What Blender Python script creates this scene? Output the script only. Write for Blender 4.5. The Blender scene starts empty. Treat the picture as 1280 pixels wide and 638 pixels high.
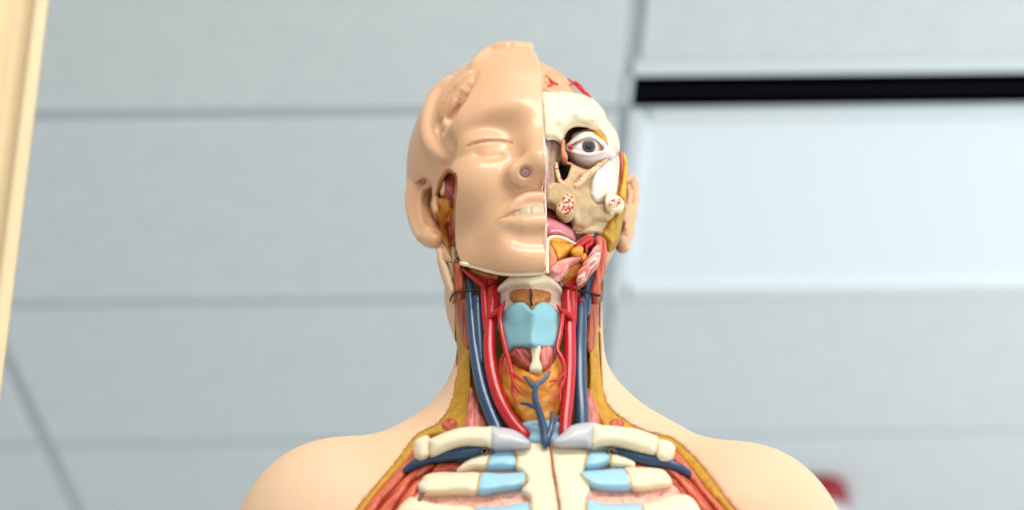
import bpy, bmesh, math, random
import numpy as np
from mathutils import Vector, Matrix
from mathutils.geometry import delaunay_2d_cdt

random.seed(7)
S = bpy.context.scene
COL = S.collection

# ------------------------------------------------------------------ camera
TH = math.radians(32.4); FPX = 2263.0; ROLL = math.radians(1.3); CZ = 1.0


def ray(px, py):
    """world direction of the camera ray through a photo position (1280x638)"""
    u = (px - 640) / FPX; v = (319 - py) / FPX
    c, s = math.cos(-ROLL), math.sin(-ROLL)
    u, v = u * c - v * s, u * s + v * c
    return np.array([u, math.cos(TH) - v * math.sin(TH), math.sin(TH) + v * math.cos(TH)])


def P(px, py, Y):
    """the point seen at (px, py) that lies in the vertical plane y = Y"""
    d = ray(px, py); t = Y / d[1]
    return np.array([d[0] * t, Y, CZ + d[2] * t])


def project(p):
    p = np.asarray(p, float); x, y, z = p[:, 0], p[:, 1], p[:, 2] - CZ
    zc = y * math.cos(TH) + z * math.sin(TH); yc = -y * math.sin(TH) + z * math.cos(TH)
    u, v = x / zc, yc / zc; c, s = math.cos(ROLL), math.sin(ROLL)
    return np.stack([640 + (u * c - v * s) * FPX, 319 - (u * s + v * c) * FPX], 1)


cd = bpy.data.cameras.new('camera'); cam = bpy.data.objects.new('camera', cd); COL.objects.link(cam)
cd.sensor_width = 36.0; cd.lens = FPX * 36.0 / 1280.0
cam.matrix_world = (Matrix.Translation((0, 0, CZ)) @ Matrix.Rotation(math.pi / 2 + TH, 4, 'X')
                    @ Matrix.Rotation(-ROLL, 4, 'Z'))
cd.clip_start = 0.05
cd.dof.use_dof = True; cd.dof.focus_distance = 1.33; cd.dof.aperture_fstop = 3.4
S.camera = cam
S.view_settings.view_transform = 'Standard'; S.view_settings.look = 'None'
S.view_settings.gamma = 1.0; S.view_settings.use_curve_mapping = False


# ------------------------------------------------------------------ materials
def lin(c):
    r = []
    for v in c[:3]:
        v = v / 255.0
        r.append(v / 12.92 if v <= 0.04045 else ((v + 0.055) / 1.055) ** 2.4)
    return (r[0], r[1], r[2], 1.0)


def mat(name, c, rough=0.4, spec=0.4, c2=None, scale=60.0, amount=0.5, bump=0.0, bscale=None, stretch=(1, 1, 1),
        rot=(0, 0, 0), detail=3.0, coat=0.0, contrast=(0.3, 0.7), sss=0.0, bdist=0.002):
    m = bpy.data.materials.new(name); m.use_nodes = True
    nt = m.node_tree; b = nt.nodes['Principled BSDF']
    b.inputs['Base Color'].default_value = lin(c)
    b.inputs['Roughness'].default_value = rough
    b.inputs['Specular IOR Level'].default_value = spec
    if coat:
        b.inputs['Coat Weight'].default_value = coat; b.inputs['Coat Roughness'].default_value = 0.12
    if sss:
        b.inputs['Subsurface Weight'].default_value = sss
        b.inputs['Subsurface Radius'].default_value = (0.006, 0.003, 0.002)
        b.inputs['Subsurface Scale'].default_value = 1.0
    tc = nt.nodes.new('ShaderNodeTexCoord'); mp = nt.nodes.new('ShaderNodeMapping')
    mp.vector_type = 'TEXTURE'; mp.inputs['Scale'].default_value = [1.0 / v for v in stretch]; mp.inputs['Rotation'].default_value = rot
    nt.links.new(tc.outputs['Object'], mp.inputs['Vector'])
    if c2 is not None:
        n = nt.nodes.new('ShaderNodeTexNoise'); n.inputs['Scale'].default_value = scale
        n.inputs['Detail'].default_value = detail
        nt.links.new(mp.outputs[0], n.inputs['Vector'])
        r = nt.nodes.new('ShaderNodeMapRange')
        r.inputs['From Min'].default_value = contrast[0]; r.inputs['From Max'].default_value = contrast[1]
        r.inputs['To Max'].default_value = amount
        nt.links.new(n.outputs['Fac'], r.inputs['Value'])
        mx = nt.nodes.new('ShaderNodeMix'); mx.data_type = 'RGBA'
        mx.inputs['A'].default_value = lin(c); mx.inputs['B'].default_value = lin(c2)
        nt.links.new(r.outputs[0], mx.inputs['Factor'])
        nt.links.new(mx.outputs['Result'], b.inputs['Base Color'])
    if bump:
        n2 = nt.nodes.new('ShaderNodeTexNoise'); n2.inputs['Scale'].default_value = bscale or scale
        n2.inputs['Detail'].default_value = 4.0
        nt.links.new(mp.outputs[0], n2.inputs['Vector'])
        bp = nt.nodes.new('ShaderNodeBump'); bp.inputs['Strength'].default_value = bump
        bp.inputs['Distance'].default_value = bdist
        nt.links.new(n2.outputs['Fac'], bp.inputs['Height'])
        nt.links.new(bp.outputs[0], b.inputs['Normal'])
    return m


M = {}


# ------------------------------------------------------------------ objects
def tag(o, label=None, cat=None, group=None, kind=None):
    if label: o['label'] = label
    if cat: o['category'] = cat
    if group: o['group'] = group
    if kind: o['kind'] = kind
    return o


def empty(name, loc):
    o = bpy.data.objects.new(name, None); COL.objects.link(o); o.location = loc
    o.empty_display_size = 0.05
    return o


def link_mesh(name, verts, faces, mats, parent=None, smooth=True, midx=None, label=None):
    me = bpy.data.meshes.new(name)
    if isinstance(verts, np.ndarray): verts = verts.tolist()
    if isinstance(faces, np.ndarray): faces = faces.tolist()
    me.from_pydata(verts, [], faces)
    if not isinstance(mats, (list, tuple)): mats = [mats]
    for m in mats: me.materials.append(m)
    if midx is not None: me.polygons.foreach_set('material_index', np.asarray(midx, dtype=np.int32))
    me.polygons.foreach_set('use_smooth', [smooth] * len(me.polygons))
    me.update()
    o = bpy.data.objects.new(name, me); COL.objects.link(o)
    if parent is not None:
        o.parent = parent
        base = parent; off = Vector((0, 0, 0))
        while base is not None:
            off += base.location; base = base.parent
        o.location = -off          # meshes are written in world coordinates
    if label: o['label'] = label
    return o


def fix_normals(o):
    bm = bmesh.new(); bm.from_mesh(o.data)
    bmesh.ops.recalc_face_normals(bm, faces=bm.faces[:]); bm.to_mesh(o.data); bm.free()
    return o


# ------------------------------------------------------------------ curves and tubes
def crom(pts, n=6):
    """Catmull-Rom through rows of numbers"""
    p = [np.array(a, float) for a in pts]
    if len(p) < 3:
        return [p[0] + (p[-1] - p[0]) * t / n for t in range(n + 1)]
    p = [2 * p[0] - p[1]] + p + [2 * p[-1] - p[-2]]
    out = []
    for i in range(1, len(p) - 2):
        a, b, c, d = p[i - 1:i + 3]
        for k in range(n):
            t = k / n
            out.append(0.5 * (2 * b + (c - a) * t + (2 * a - 5 * b + 4 * c - d) * t * t + (3 * b - a - 3 * c + d) * t ** 3))
    out.append(p[-2]); return out


def tube_geo(path, radii, seg=14, flat=1.0, caps=True, flat_dir=None, n=6):
    """sweep a round (or flattened) section along world points; returns verts, faces"""
    q = crom([list(a) + [r] for a, r in zip(path, radii)], n)
    pts = [a[:3] for a in q]; rad = [max(a[3], 1e-5) for a in q]
    V, F = [], []
    up = np.array(flat_dir if flat_dir is not None else (0, -1, 0.3), float)
    for i, p in enumerate(pts):
        t = pts[min(i + 1, len(pts) - 1)] - pts[max(i - 1, 0)]; t = t / (np.linalg.norm(t) + 1e-12)
        a = up - t * up.dot(t)
        if np.linalg.norm(a) < 1e-3: a = np.array((1.0, 0, 0)) - t * t[0]
        a /= np.linalg.norm(a); b = np.cross(t, a)
        for k in range(seg):
            g = 2 * math.pi * k / seg
            V.append(p + rad[i] * (a * math.cos(g) * flat + b * math.sin(g)))
    m = len(pts)
    for i in range(m - 1):
        for k in range(seg):
            F.append((i * seg + k, i * seg + (k + 1) % seg, (i + 1) * seg + (k + 1) % seg, (i + 1) * seg + k))
    if caps:
        for i, sgn in ((0, -1), (m - 1, 1)):           # rounded ends
            t = pts[i] - pts[i - sgn]; t /= (np.linalg.norm(t) + 1e-12)
            base = i * seg; prev = list(range(base, base + seg))
            for f, e in ((0.8, 0.35), (0.45, 0.6)):
                cur = []
                for k in range(seg):
                    V.append(pts[i] + (V[base + k] - pts[i]) * f + t * rad[i] * e * min(flat, 1)); cur.append(len(V) - 1)
                for k in range(seg): F.append((prev[k], prev[(k + 1) % seg], cur[(k + 1) % seg], cur[k]))
                prev = cur
            F.append(tuple(prev))
    return V, F


def tube(name, path, radii, m, parent, seg=14, flat=1.0, flat_dir=None, label=None, n=6):
    """path: rows (px, py, Y); radii in metres"""
    if not isinstance(radii, (list, tuple)): radii = [radii] * len(path)
    V, F = tube_geo([P(*a) for a in path], radii, seg, flat, True, flat_dir, n)
    return fix_normals(link_mesh(name, np.array(V), F, m, parent, label=label))


def tubes(name, branches, m, parent, seg=10, label=None):
    """one branching vessel: several sweeps that grow out of each other"""
    V, F = [], []
    for path, radii in branches:
        if not isinstance(radii, (list, tuple)): radii = [radii] * len(path)
        v, f = tube_geo([P(*a) for a in path], radii, seg)
        o = len(V); V += v; F += [tuple(i + o for i in g) for g in f]
    return fix_normals(link_mesh(name, np.array(V), F, m, parent, label=label))


# ------------------------------------------------------------------ pillow slabs
def poly_dist(pts, poly):
    """distance of points to a closed polyline"""
    a = poly; b = np.roll(poly, -1, axis=0)
    d = np.full(len(pts), 1e9)
    for i in range(len(a)):
        ab = b[i] - a[i]; L = ab.dot(ab) + 1e-12
        t = np.clip(((pts - a[i]) @ ab) / L, 0, 1)
        d = np.minimum(d, np.linalg.norm(pts - a[i] - t[:, None] * ab, axis=1))
    return d


def inside(pts, poly):
    x, y = pts[:, 0], pts[:, 1]; r = np.zeros(len(pts), bool)
    j = len(poly) - 1
    for i in range(len(poly)):
        xi, yi = poly[i]; xj, yj = poly[j]
        if yi != yj:
            r ^= ((yi > y) != (yj > y)) & (x < (xj - xi) * (y - yi) / (yj - yi) + xi)
        j = i
    return r


def field(anchors):
    """smooth depth Y over the photo plane through (px, py, Y) anchors"""
    if callable(anchors): return anchors
    A = np.array(anchors, float)
    if len(A) == 1: return lambda q: np.full(len(q), A[0, 2])
    xy = A[:, :2] / 100.0; n = len(A)
    K = np.linalg.norm(xy[:, None] - xy[None], axis=2)
    sv = np.linalg.svd(xy - xy.mean(0), compute_uv=False)
    deg = 3 if n >= 3 and sv[1] > .16 * sv[0] else 1
    B = np.hstack([np.ones((n, 1)), xy])[:, :deg]
    m = np.zeros((n + deg, n + deg)); m[:n, :n] = K + np.eye(n) * 1e-6; m[:n, n:] = B; m[n:, :n] = B.T
    w = np.linalg.lstsq(m, np.concatenate([A[:, 2], np.zeros(deg)]), rcond=None)[0]

    def f(q):
        q = np.asarray(q, float) / 100.0
        k = np.linalg.norm(q[:, None] - xy[None], axis=2)
        return k @ w[:n] + np.hstack([np.ones((len(q), 1)), q])[:, :deg] @ w[n:]
    return f


def pillow(name, outline, anchors, m, parent, bulge=0.004, width=8.0, thick=0.008, step=4.0, sub=4, label=None,
           relief=None, closed=True):
    """a slab with a domed front: outline read off the photo, set at its own depth, with real thickness"""
    out = np.array(outline, float)
    if sub > 1:
        ext = list(out[-1:]) + list(out) + list(out[:2]); o2 = []
        for i in range(1, len(ext) - 2):
            a, b, c, d = ext[i - 1:i + 3]
            for k in range(sub):
                t = k / sub
                o2.append(0.5 * (2 * b + (c - a) * t + (2 * a - 5 * b + 4 * c - d) * t * t + (3 * b - a - 3 * c + d) * t ** 3))
        out = np.array(o2)
    lo, hi = out.min(0), out.max(0)
    gx, gy = np.meshgrid(np.arange(lo[0], hi[0], step), np.arange(lo[1], hi[1], step * 0.87))
    gx = gx + (np.arange(gx.shape[0]) % 2)[:, None] * step * 0.5
    q = np.stack([gx.ravel(), gy.ravel()], 1)
    if len(q):
        k = inside(q, out); q = q[k]
        if len(q): q = q[poly_dist(q, out) > step * 0.45]
    # extra rings close to the rim so the edge rounds off
    cen = out.mean(0)
    pts = np.vstack([out, q]) if len(q) else out
    nb = len(out)
    r = delaunay_2d_cdt([Vector(p) for p in pts], [(i, (i + 1) % nb) for i in range(nb)], [list(range(nb))], 1, 1e-5)
    v2 = np.array([list(v) for v in r[0]]); faces = [tuple(f) for f in r[2]]
    d = poly_dist(v2, out)
    prof = np.sqrt(np.clip(1 - (1 - np.clip(d / width, 0, 1)) ** 2, 0, 1))
    f = field(anchors)
    Y = f(v2) - bulge * prof
    if relief is not None: Y = Y - relief(v2) * np.clip(d / 3.0, 0, 1)
    front = np.array([P(a[0], a[1], y) for a, y in zip(v2, Y)])
    back = front + np.array([0, 1, 0]) * (thick + (bulge * prof))[:, None]
    n = len(v2); V = np.vstack([front, back])
    F = list(faces) + [tuple(i + n for i in reversed(g)) for g in faces]
    e = {}
    for g in faces:
        for i in range(len(g)):
            a, b = g[i], g[(i + 1) % len(g)]
            e[(a, b)] = 1
    for (a, b) in e:
        if (b, a) not in e: F.append((b, a, a + n, b + n))
    return fix_normals(link_mesh(name, V, F, m, parent, label=label))


# ------------------------------------------------------------------ sculpting with distance fields
def smin(a, b, k):
    if k <= 0: return np.minimum(a, b)
    h = np.clip(0.5 + 0.5 * (b - a) / k, 0, 1)
    return b + (a - b) * h - k * h * (1 - h)


def smax(a, b, k): return -smin(-a, -b, k)


def ell(x, y, z, c, r):
    px, py, pz = (x - c[0]), (y - c[1]), (z - c[2])
    k0 = np.sqrt((px / r[0]) ** 2 + (py / r[1]) ** 2 + (pz / r[2]) ** 2)
    k1 = np.sqrt((px / r[0] ** 2) ** 2 + (py / r[1] ** 2) ** 2 + (pz / r[2] ** 2) ** 2)
    return k0 * (k0 - 1) / np.maximum(k1, 1e-9)


def cap(x, y, z, a, b, ra, rb=None):
    if rb is None: rb = ra
    ab = [b[i] - a[i] for i in range(3)]; L = sum(v * v for v in ab) + 1e-12
    px, py, pz = x - a[0], y - a[1], z - a[2]
    t = np.clip((px * ab[0] + py * ab[1] + pz * ab[2]) / L, 0, 1)
    return np.sqrt((px - t * ab[0]) ** 2 + (py - t * ab[1]) ** 2 + (pz - t * ab[2]) ** 2) - (ra + (rb - ra) * t)


class Frame:
    def __init__(s, o, yaw=0.0, tilt=0.0):
        s.o = np.array(o, float)
        a, b = math.radians(yaw), math.radians(tilt)
        rz = np.array([[math.cos(a), -math.sin(a), 0], [math.sin(a), math.cos(a), 0], [0, 0, 1]])
        ry = np.array([[math.cos(b), 0, math.sin(b)], [0, 1, 0], [-math.sin(b), 0, math.cos(b)]])
        s.R = rz @ ry

    def to_world(s, v): return np.asarray(v) @ s.R.T + s.o
    def to_local(s, v): return (np.asarray(v) - s.o) @ s.R
    def ldir(s, d): return np.asarray(d) @ s.R

    def hp(s, px, py, yl):
        o = s.to_local(np.array([0, 0, CZ])); d = s.ldir(ray(px, py))
        return o + d * ((yl - o[1]) / d[1])


class Grid:
    def __init__(s, lo, hi, h, frame):
        s.lo = np.array(lo, float); s.h = h; s.fr = frame
        s.n = np.ceil((np.array(hi) - s.lo) / h).astype(int) + 1
        s.ax = [s.lo[i] + h * np.arange(s.n[i]) for i in range(3)]
        s.F = None

    def coords(s, sl=None):
        sl = sl or (slice(None),) * 3
        return (s.ax[0][sl[0]][:, None, None], s.ax[1][sl[1]][None, :, None], s.ax[2][sl[2]][None, None, :])

    def box(s, lo, hi):
        r = []
        for i in range(3):
            a = int(np.clip(math.floor((lo[i] - s.lo[i]) / s.h), 0, s.n[i])); b = int(np.clip(math.ceil((hi[i] - s.lo[i]) / s.h) + 1, 0, s.n[i]))
            r.append(slice(a, b))
        return tuple(r)

    def base(s, fn):
        s.F = np.array(fn(*s.coords()), dtype=np.float32) + np.zeros(s.n, np.float32); return s

    def op(s, fn, lo, hi, mode, k):
        sl = s.box(np.array(lo) - k - 0.003, np.array(hi) + k + 0.003)
        if any(a.start >= a.stop for a in sl): return
        d = fn(*s.coords(sl)); f = s.F[sl]
        s.F[sl] = smin(f, d, k) if mode == 'add' else smax(f, -d, k)

    def chain(s, pts, rad, mode='add', k=0.003):
        """round-section stroke through local points"""
        pts = [np.asarray(p, float) for p in pts]
        if not isinstance(rad, (list, tuple, np.ndarray)): rad = [rad] * len(pts)
        P0 = np.array(pts); mx = max(rad)

        def fn(x, y, z):
            d = None
            for i in range(len(pts) - 1):
                e = cap(x, y, z, pts[i], pts[i + 1], rad[i], rad[i + 1])
                d = e if d is None else np.minimum(d, e)
            if len(pts) == 1: d = cap(x, y, z, pts[0], pts[0], rad[0])
            return d
        s.op(fn, P0.min(0) - mx, P0.max(0) + mx, mode, k)

    def sample(s, p):
        q = (np.asarray(p) - s.lo) / s.h; i = np.floor(q).astype(int); i = np.clip(i, 0, s.n - 2); t = np.clip(q - i, 0, 1)
        c = s.F[i[0]:i[0] + 2, i[1]:i[1] + 2, i[2]:i[2] + 2]
        c = c[0] * (1 - t[0]) + c[1] * t[0]; c = c[0] * (1 - t[1]) + c[1] * t[1]
        return c[0] * (1 - t[2]) + c[1] * t[2]

    def hit(s, px, py, off=0.0):
        """local point where the sight line through (px, py) meets the surface; off lifts it outward"""
        o = s.fr.to_local(np.array([0, 0, CZ])); d = s.fr.ldir(ray(px, py)); d = d / np.linalg.norm(d)
        hi = s.lo + s.h * (s.n - 1)
        with np.errstate(divide='ignore'):
            t0 = (s.lo - o) / d; t1 = (hi - o) / d
        a = np.minimum(t0, t1).max(); b = np.maximum(t0, t1).min(); t = a; best = (9, a)
        while t < b:
            v = float(s.sample(o + d * t))
            if v < best[0]: best = (v, t)
            if v < 0.0002: return o + d * (t - off)
            t += max(v * 0.7, 0.0004)
        return o + d * (best[1] - off)

    def stroke(s, px, rad, mode='add', k=0.003, off=0.0, n=4):
        q = crom(px, n); m = len(q)
        pts = [s.hit(a[0], a[1], off) for a in q]
        if isinstance(rad, (list, tuple)): rad = list(np.interp(np.linspace(0, 1, m), np.linspace(0, 1, len(rad)), rad))
        s.chain(pts, rad, mode, k)

    def carve(s, outline, depth, k=.0008, keep=None):
        """cut a recess of the given depth whose rim runs through photo positions"""
        out = np.array(crom(list(outline) + [outline[0]], 4))[:-1, :2]
        hs = np.array([s.hit(a, b) for a, b in out]); lo, hi = hs.min(0) - .02, hs.max(0) + .02
        sl = s.box(lo, hi); x, y, z = np.broadcast_arrays(*s.coords(sl))
        pts = s.fr.to_world(np.stack([x.ravel(), y.ravel(), z.ravel()], 1))
        q = project(pts); near = (q[:, 0] > out[:, 0].min() - 8) & (q[:, 0] < out[:, 0].max() + 8) & (q[:, 1] > out[:, 1].min() - 8) & (q[:, 1] < out[:, 1].max() + 8)
        d = np.full(len(q), 0.02)
        e = poly_dist(q[near], out); e[inside(q[near], out)] *= -1
        d[near] = e * 0.00062
        d = d.reshape(x.shape); f = s.F[sl]
        # only the side that faces the viewer
        c0 = s.fr.to_local(np.array([0, 0, CZ])); far = np.linalg.norm(hs - c0, axis=1).max() + depth * .5 + .008
        back = np.sqrt((x - c0[0]) ** 2 + (y - c0[1]) ** 2 + (z - c0[2]) ** 2) > far
        d = np.where(back, .02, d)
        s.F[sl] = smax(f, -smax(d, -f - depth, k), k)

    def mesh(s):
        F = s.F; n = F.shape; ins = F < 0
        c = ins[:-1, :-1, :-1].astype(np.int8); tot = np.zeros_like(c)
        for a in (0, 1):
            for b in (0, 1):
                for g in (0, 1):
                    tot += ins[a:n[0] - 1 + a, b:n[1] - 1 + b, g:n[2] - 1 + g]
        cell = (tot > 0) & (tot < 8); idx = np.argwhere(cell); N = len(idx)
        cm = np.full(cell.shape, -1, np.int64); cm[cell] = np.arange(N)
        cor = np.array([(a, b, g) for a in (0, 1) for b in (0, 1) for g in (0, 1)])
        val = np.stack([F[idx[:, 0] + o[0], idx[:, 1] + o[1], idx[:, 2] + o[2]] for o in cor], 1)
        pos = np.zeros((N, 3)); cnt = np.zeros(N)
        for i in range(8):
            for j in range(i + 1, 8):
                if np.abs(cor[i] - cor[j]).sum() != 1: continue
                x = (val[:, i] < 0) != (val[:, j] < 0)
                t = val[x, i] / (val[x, i] - val[x, j])
                pos[x] += cor[i] + t[:, None] * (cor[j] - cor[i]); cnt[x] += 1
        V = (idx + pos / cnt[:, None]) * s.h + s.lo
        Q = []
        for ax in range(3):
            sl0 = [slice(None)] * 3; sl1 = [slice(None)] * 3
            sl0[ax] = slice(0, -1); sl1[ax] = slice(1, None)
            a, b = ins[tuple(sl0)], ins[tuple(sl1)]
            u, v = (ax + 1) % 3, (ax + 2) % 3
            e = np.argwhere(a != b); e = e[(e[:, u] > 0) & (e[:, v] > 0) & (e[:, u] < n[u] - 1) & (e[:, v] < n[v] - 1)]
            fl = a[e[:, 0], e[:, 1], e[:, 2]]
            du = np.zeros(3, int); du[u] = 1; dv = np.zeros(3, int); dv[v] = 1
            g = [cm[tuple((e - o).T)] for o in (du * 0, du, du + dv, dv)]
            q = np.stack(g, 1); q[~fl] = q[~fl][:, ::-1]
            q = q[(q >= 0).all(1)]; Q.append(q)
        return V, np.vstack(Q)[:, ::-1]

    def build(s, name, m, parent, midx=None, label=None):
        V, Q = s.mesh()
        mi = midx(V[Q].mean(1)) if midx is not None else None
        o = link_mesh(name, s.fr.to_world(V), Q, m, parent, midx=mi, label=label)
        return fix_normals(o)
M['bone'] = mat('cream_bone', (238, 222, 190), 0.42, 0.4, (230, 210, 172), 30, 0.5)
M['bone_beige'] = mat('beige_bone', (206, 178, 136), 0.5, 0.3, (172, 138, 96), 70, 0.7, bump=0.5, bscale=160)
M['bone_white'] = mat('white_bone', (236, 229, 214), 0.42, 0.4, (214, 198, 168), 70, 0.8, bump=0.5, bscale=160, contrast=(.5, .7), stretch=(1, 1, .4))
M['bone_tan'] = mat('tan_bone', (220, 192, 148), 0.45, 0.3, (206, 176, 130), 50, 0.6)
M['mauve'] = mat('mauve_nasal_lining', (178, 150, 132), 0.5, 0.3, (128, 62, 66), 90, 0.8, contrast=(.55, .7), bump=0.4, stretch=(1, 1, .45))
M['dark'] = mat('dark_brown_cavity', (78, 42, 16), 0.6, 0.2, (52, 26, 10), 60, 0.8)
M['black'] = mat('black_hole_shade', (10, 9, 9), 0.7, 0.1)  # shade inside the sinus hole, put into the colour
M['spongy'] = mat('red_spongy_bone', (232, 196, 162), 0.45, 0.4, (168, 18, 28), 480, 1.0, contrast=(.50, .56), detail=1.0)
M['spongy_pale'] = mat('pale_spongy_bone', (224, 190, 152), 0.45, 0.4, (196, 62, 52), 380, 1.0, contrast=(.56, .63), detail=1.0)
M['brain'] = mat('peach_brain', (224, 168, 128), 0.42, 0.4, (206, 140, 100), 60, 0.5)
M['artery'] = mat('red_artery', (192, 16, 24), 0.32, 0.5, (172, 10, 18), 80, 0.5, coat=.1)
M['artery_paint'] = mat('painted_red_vessel', (212, 40, 34), 0.4, 0.4)
M['vein'] = mat('blue_vein', (40, 72, 104), 0.32, 0.5, (30, 58, 90), 90, 0.6, coat=.2)
M['vein_dark'] = mat('navy_vein', (28, 44, 66), 0.35, 0.5)
M['fat'] = mat('ochre_fat', (206, 154, 40), 0.48, 0.35, (178, 122, 22), 130, 0.8, bump=0.7, bscale=220, bdist=.0015)
M['fat_bright'] = mat('yellow_fat', (226, 176, 40), 0.45, 0.4, (204, 146, 20), 160, 0.8, bump=0.6, bscale=240)
M['fat_olive'] = mat('olive_yellow_fat', (208, 160, 32), 0.45, 0.4, (164, 112, 14), 150, 0.9, bump=0.9, bscale=200, bdist=.002)
M['fat_deep'] = mat('deep_brown_fat', (148, 104, 34), 0.6, 0.2, (110, 70, 18), 110, 0.8, bump=.5, bscale=160)
M['gland'] = mat('orange_gland', (226, 152, 56), 0.34, 0.5, (204, 122, 34), 110, 0.75, bump=0.7, bscale=170, bdist=.002)
M['gland_bright'] = mat('bright_orange_gland', (236, 168, 52), 0.34, 0.5, (224, 140, 30), 160, 0.8, bump=0.6, bscale=260)
M['gland_brown'] = mat('brown_orange_gland', (196, 122, 48), 0.36, 0.5, (158, 84, 26), 150, 0.8, bump=0.8, bscale=220, bdist=.002)
M['cart'] = mat('pale_blue_cartilage', (134, 182, 192), 0.4, 0.4, (124, 172, 184), 60, 0.4)
M['cart_rib'] = mat('light_blue_costal_cartilage', (164, 208, 228), 0.36, 0.45, (152, 198, 220), 60, 0.4)
M['membrane'] = mat('pale_pink_membrane', (232, 208, 192), 0.5, 0.3, (214, 172, 154), 260, 0.7, bump=.3, bscale=300)
M['tongue'] = mat('mauve_pink_tongue', (204, 122, 130), 0.26, 0.5, (186, 92, 104), 50, 0.7, coat=.3)
M['grey_lig'] = mat('grey_ligament', (204, 200, 202), 0.35, 0.45, (184, 182, 190), 45, 0.7)
M['lid'] = mat('white_eyelid_tissue', (232, 222, 216), 0.28, 0.5, (222, 206, 198), 60, 0.5, coat=.2)
M['sclera'] = mat('cream_eyeball', (244, 224, 196), 0.25, 0.5, coat=.4)
M['iris'] = mat('grey_iris', (92, 80, 88), 0.3, 0.4, (66, 56, 66), 300, 0.8, coat=.1)
M['pupil'] = mat('black_pupil', (5, 5, 8), 0.15, 0.5)
M['salmon'] = mat('salmon_tissue', (226, 142, 104), 0.4, 0.4, (208, 116, 82), 120, 0.6)
M['steel'] = mat('dark_steel_hook', (120, 110, 104), 0.25, 0.6)
M['steel'].node_tree.nodes['Principled BSDF'].inputs['Metallic'].default_value = 0.9
M['seam'] = mat('dark_seam', (60, 36, 26), 0.6, 0.2)
M['amber'] = mat('amber_edge', (214, 160, 62), 0.45, 0.4)


def muscle(name, c, c2, ang=0.0, freq=260, bump=.8):
    """fibres run along the direction ang degrees from vertical, seen from the front"""
    m = mat(name, c, 0.42, 0.4, c2, freq, 1.0, contrast=(.40, .66), bump=bump, bscale=freq, stretch=(1, .6, .10), rot=(0, math.radians(ang), 0), bdist=.002)
    return m


M['mus'] = muscle('salmon_muscle', (214, 104, 76), (150, 48, 32), 0, 420)
M['mus_brown'] = muscle('russet_muscle', (200, 96, 54), (120, 38, 14), 4, 360)
M['mus_left'] = muscle('salmon_muscle_fibres_left', (226, 112, 80), (164, 52, 32), 38, 300)
M['mus_right'] = muscle('salmon_muscle_fibres_right', (226, 112, 80), (164, 52, 32), -38, 300)
M['mus_pink'] = muscle('pink_muscle', (226, 136, 122), (176, 62, 54), 0, 420)
M['mus_pink_side'] = muscle('pink_muscle_fibres_across', (222, 128, 118), (240, 188, 178), 60, 260)
M['mus_dark'] = muscle('dark_red_muscle', (160, 68, 46), (96, 24, 14), 80, 300)
M['mus_stripe'] = muscle('striped_red_muscle', (196, 82, 68), (244, 214, 204), 46, 480)
M['mus_red'] = muscle('rose_muscle', (200, 98, 84), (124, 36, 30), -30, 420)
M['lung'] = mat('pale_pink_intercostal', (242, 190, 172), 0.4, 0.4, (232, 166, 148), 80, 0.7, bump=.6, bscale=90, bdist=.002)
M['palate'] = mat('brown_red_palate', (142, 72, 50), 0.5, 0.3, (104, 42, 28), 130, 0.9, bump=.6, bscale=180)


def lines(m, c, scale, width):
    """thin darker creases over an existing material"""
    nt = m.node_tree; b = nt.nodes['Principled BSDF']
    v = nt.nodes.new('ShaderNodeTexVoronoi'); v.feature = 'DISTANCE_TO_EDGE'; v.inputs['Scale'].default_value = scale
    tc = nt.nodes.new('ShaderNodeTexCoord'); n = nt.nodes.new('ShaderNodeTexNoise'); n.inputs['Scale'].default_value = scale * .8
    ad = nt.nodes.new('ShaderNodeVectorMath'); ad.operation = 'MULTIPLY_ADD'
    ad.inputs[1].default_value = (.012,) * 3
    nt.links.new(tc.outputs['Object'], n.inputs['Vector']); nt.links.new(n.outputs['Color'], ad.inputs[0]); nt.links.new(tc.outputs['Object'], ad.inputs[2])
    nt.links.new(ad.outputs[0], v.inputs['Vector'])
    r = nt.nodes.new('ShaderNodeMapRange'); r.inputs['From Max'].default_value = width
    nt.links.new(v.outputs['Distance'], r.inputs['Value'])
    mx = nt.nodes.new('ShaderNodeMix'); mx.data_type = 'RGBA'; mx.inputs['A'].default_value = lin(c)
    src = b.inputs['Base Color'].links[0].from_socket
    nt.links.new(src, mx.inputs['B']); nt.links.new(r.outputs[0], mx.inputs['Factor']); nt.links.new(mx.outputs['Result'], b.inputs['Base Color'])


lines(M['lung'], (222, 140, 122), 95, .09)
lines(M['brain'], (196, 130, 94), 75, .05)
lines(M['mus_left'], (190, 74, 50), 120, .05)
lines(M['mus_right'], (190, 74, 50), 120, .05)
lines(M['bone_beige'], (178, 142, 98), 70, .03)
# ------------------------------------------------------------------ the anatomical torso
SK = (222, 172, 131)
M['skin'] = mat('tan_vinyl_skin', SK, 0.38, 0.45, (214, 162, 120), 25, 0.35, coat=.18)
M['skin_matte'] = mat('matte_tan_vinyl_skin', (233, 194, 158), 0.55, 0.3, (228, 187, 150), 25, 0.35)
M['cutpink'] = mat('pale_pink_section', (236, 205, 196), 0.5, 0.3)
M['teeth'] = mat('teeth_ivory', (186, 168, 132), 0.35, 0.4)
M['nostril'] = mat('mauve_nostril', (168, 128, 136), 0.5, 0.3, (190, 150, 150), 300, 0.6)

torso = empty('anatomical_torso', (0.012, 1.2, 0.98))
tag(torso, 'tan plastic anatomical torso model with half its face, neck and chest opened', 'anatomical model')
HF = Frame((0.005, 1.19, 1.80), 10.5, 0)


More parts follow.
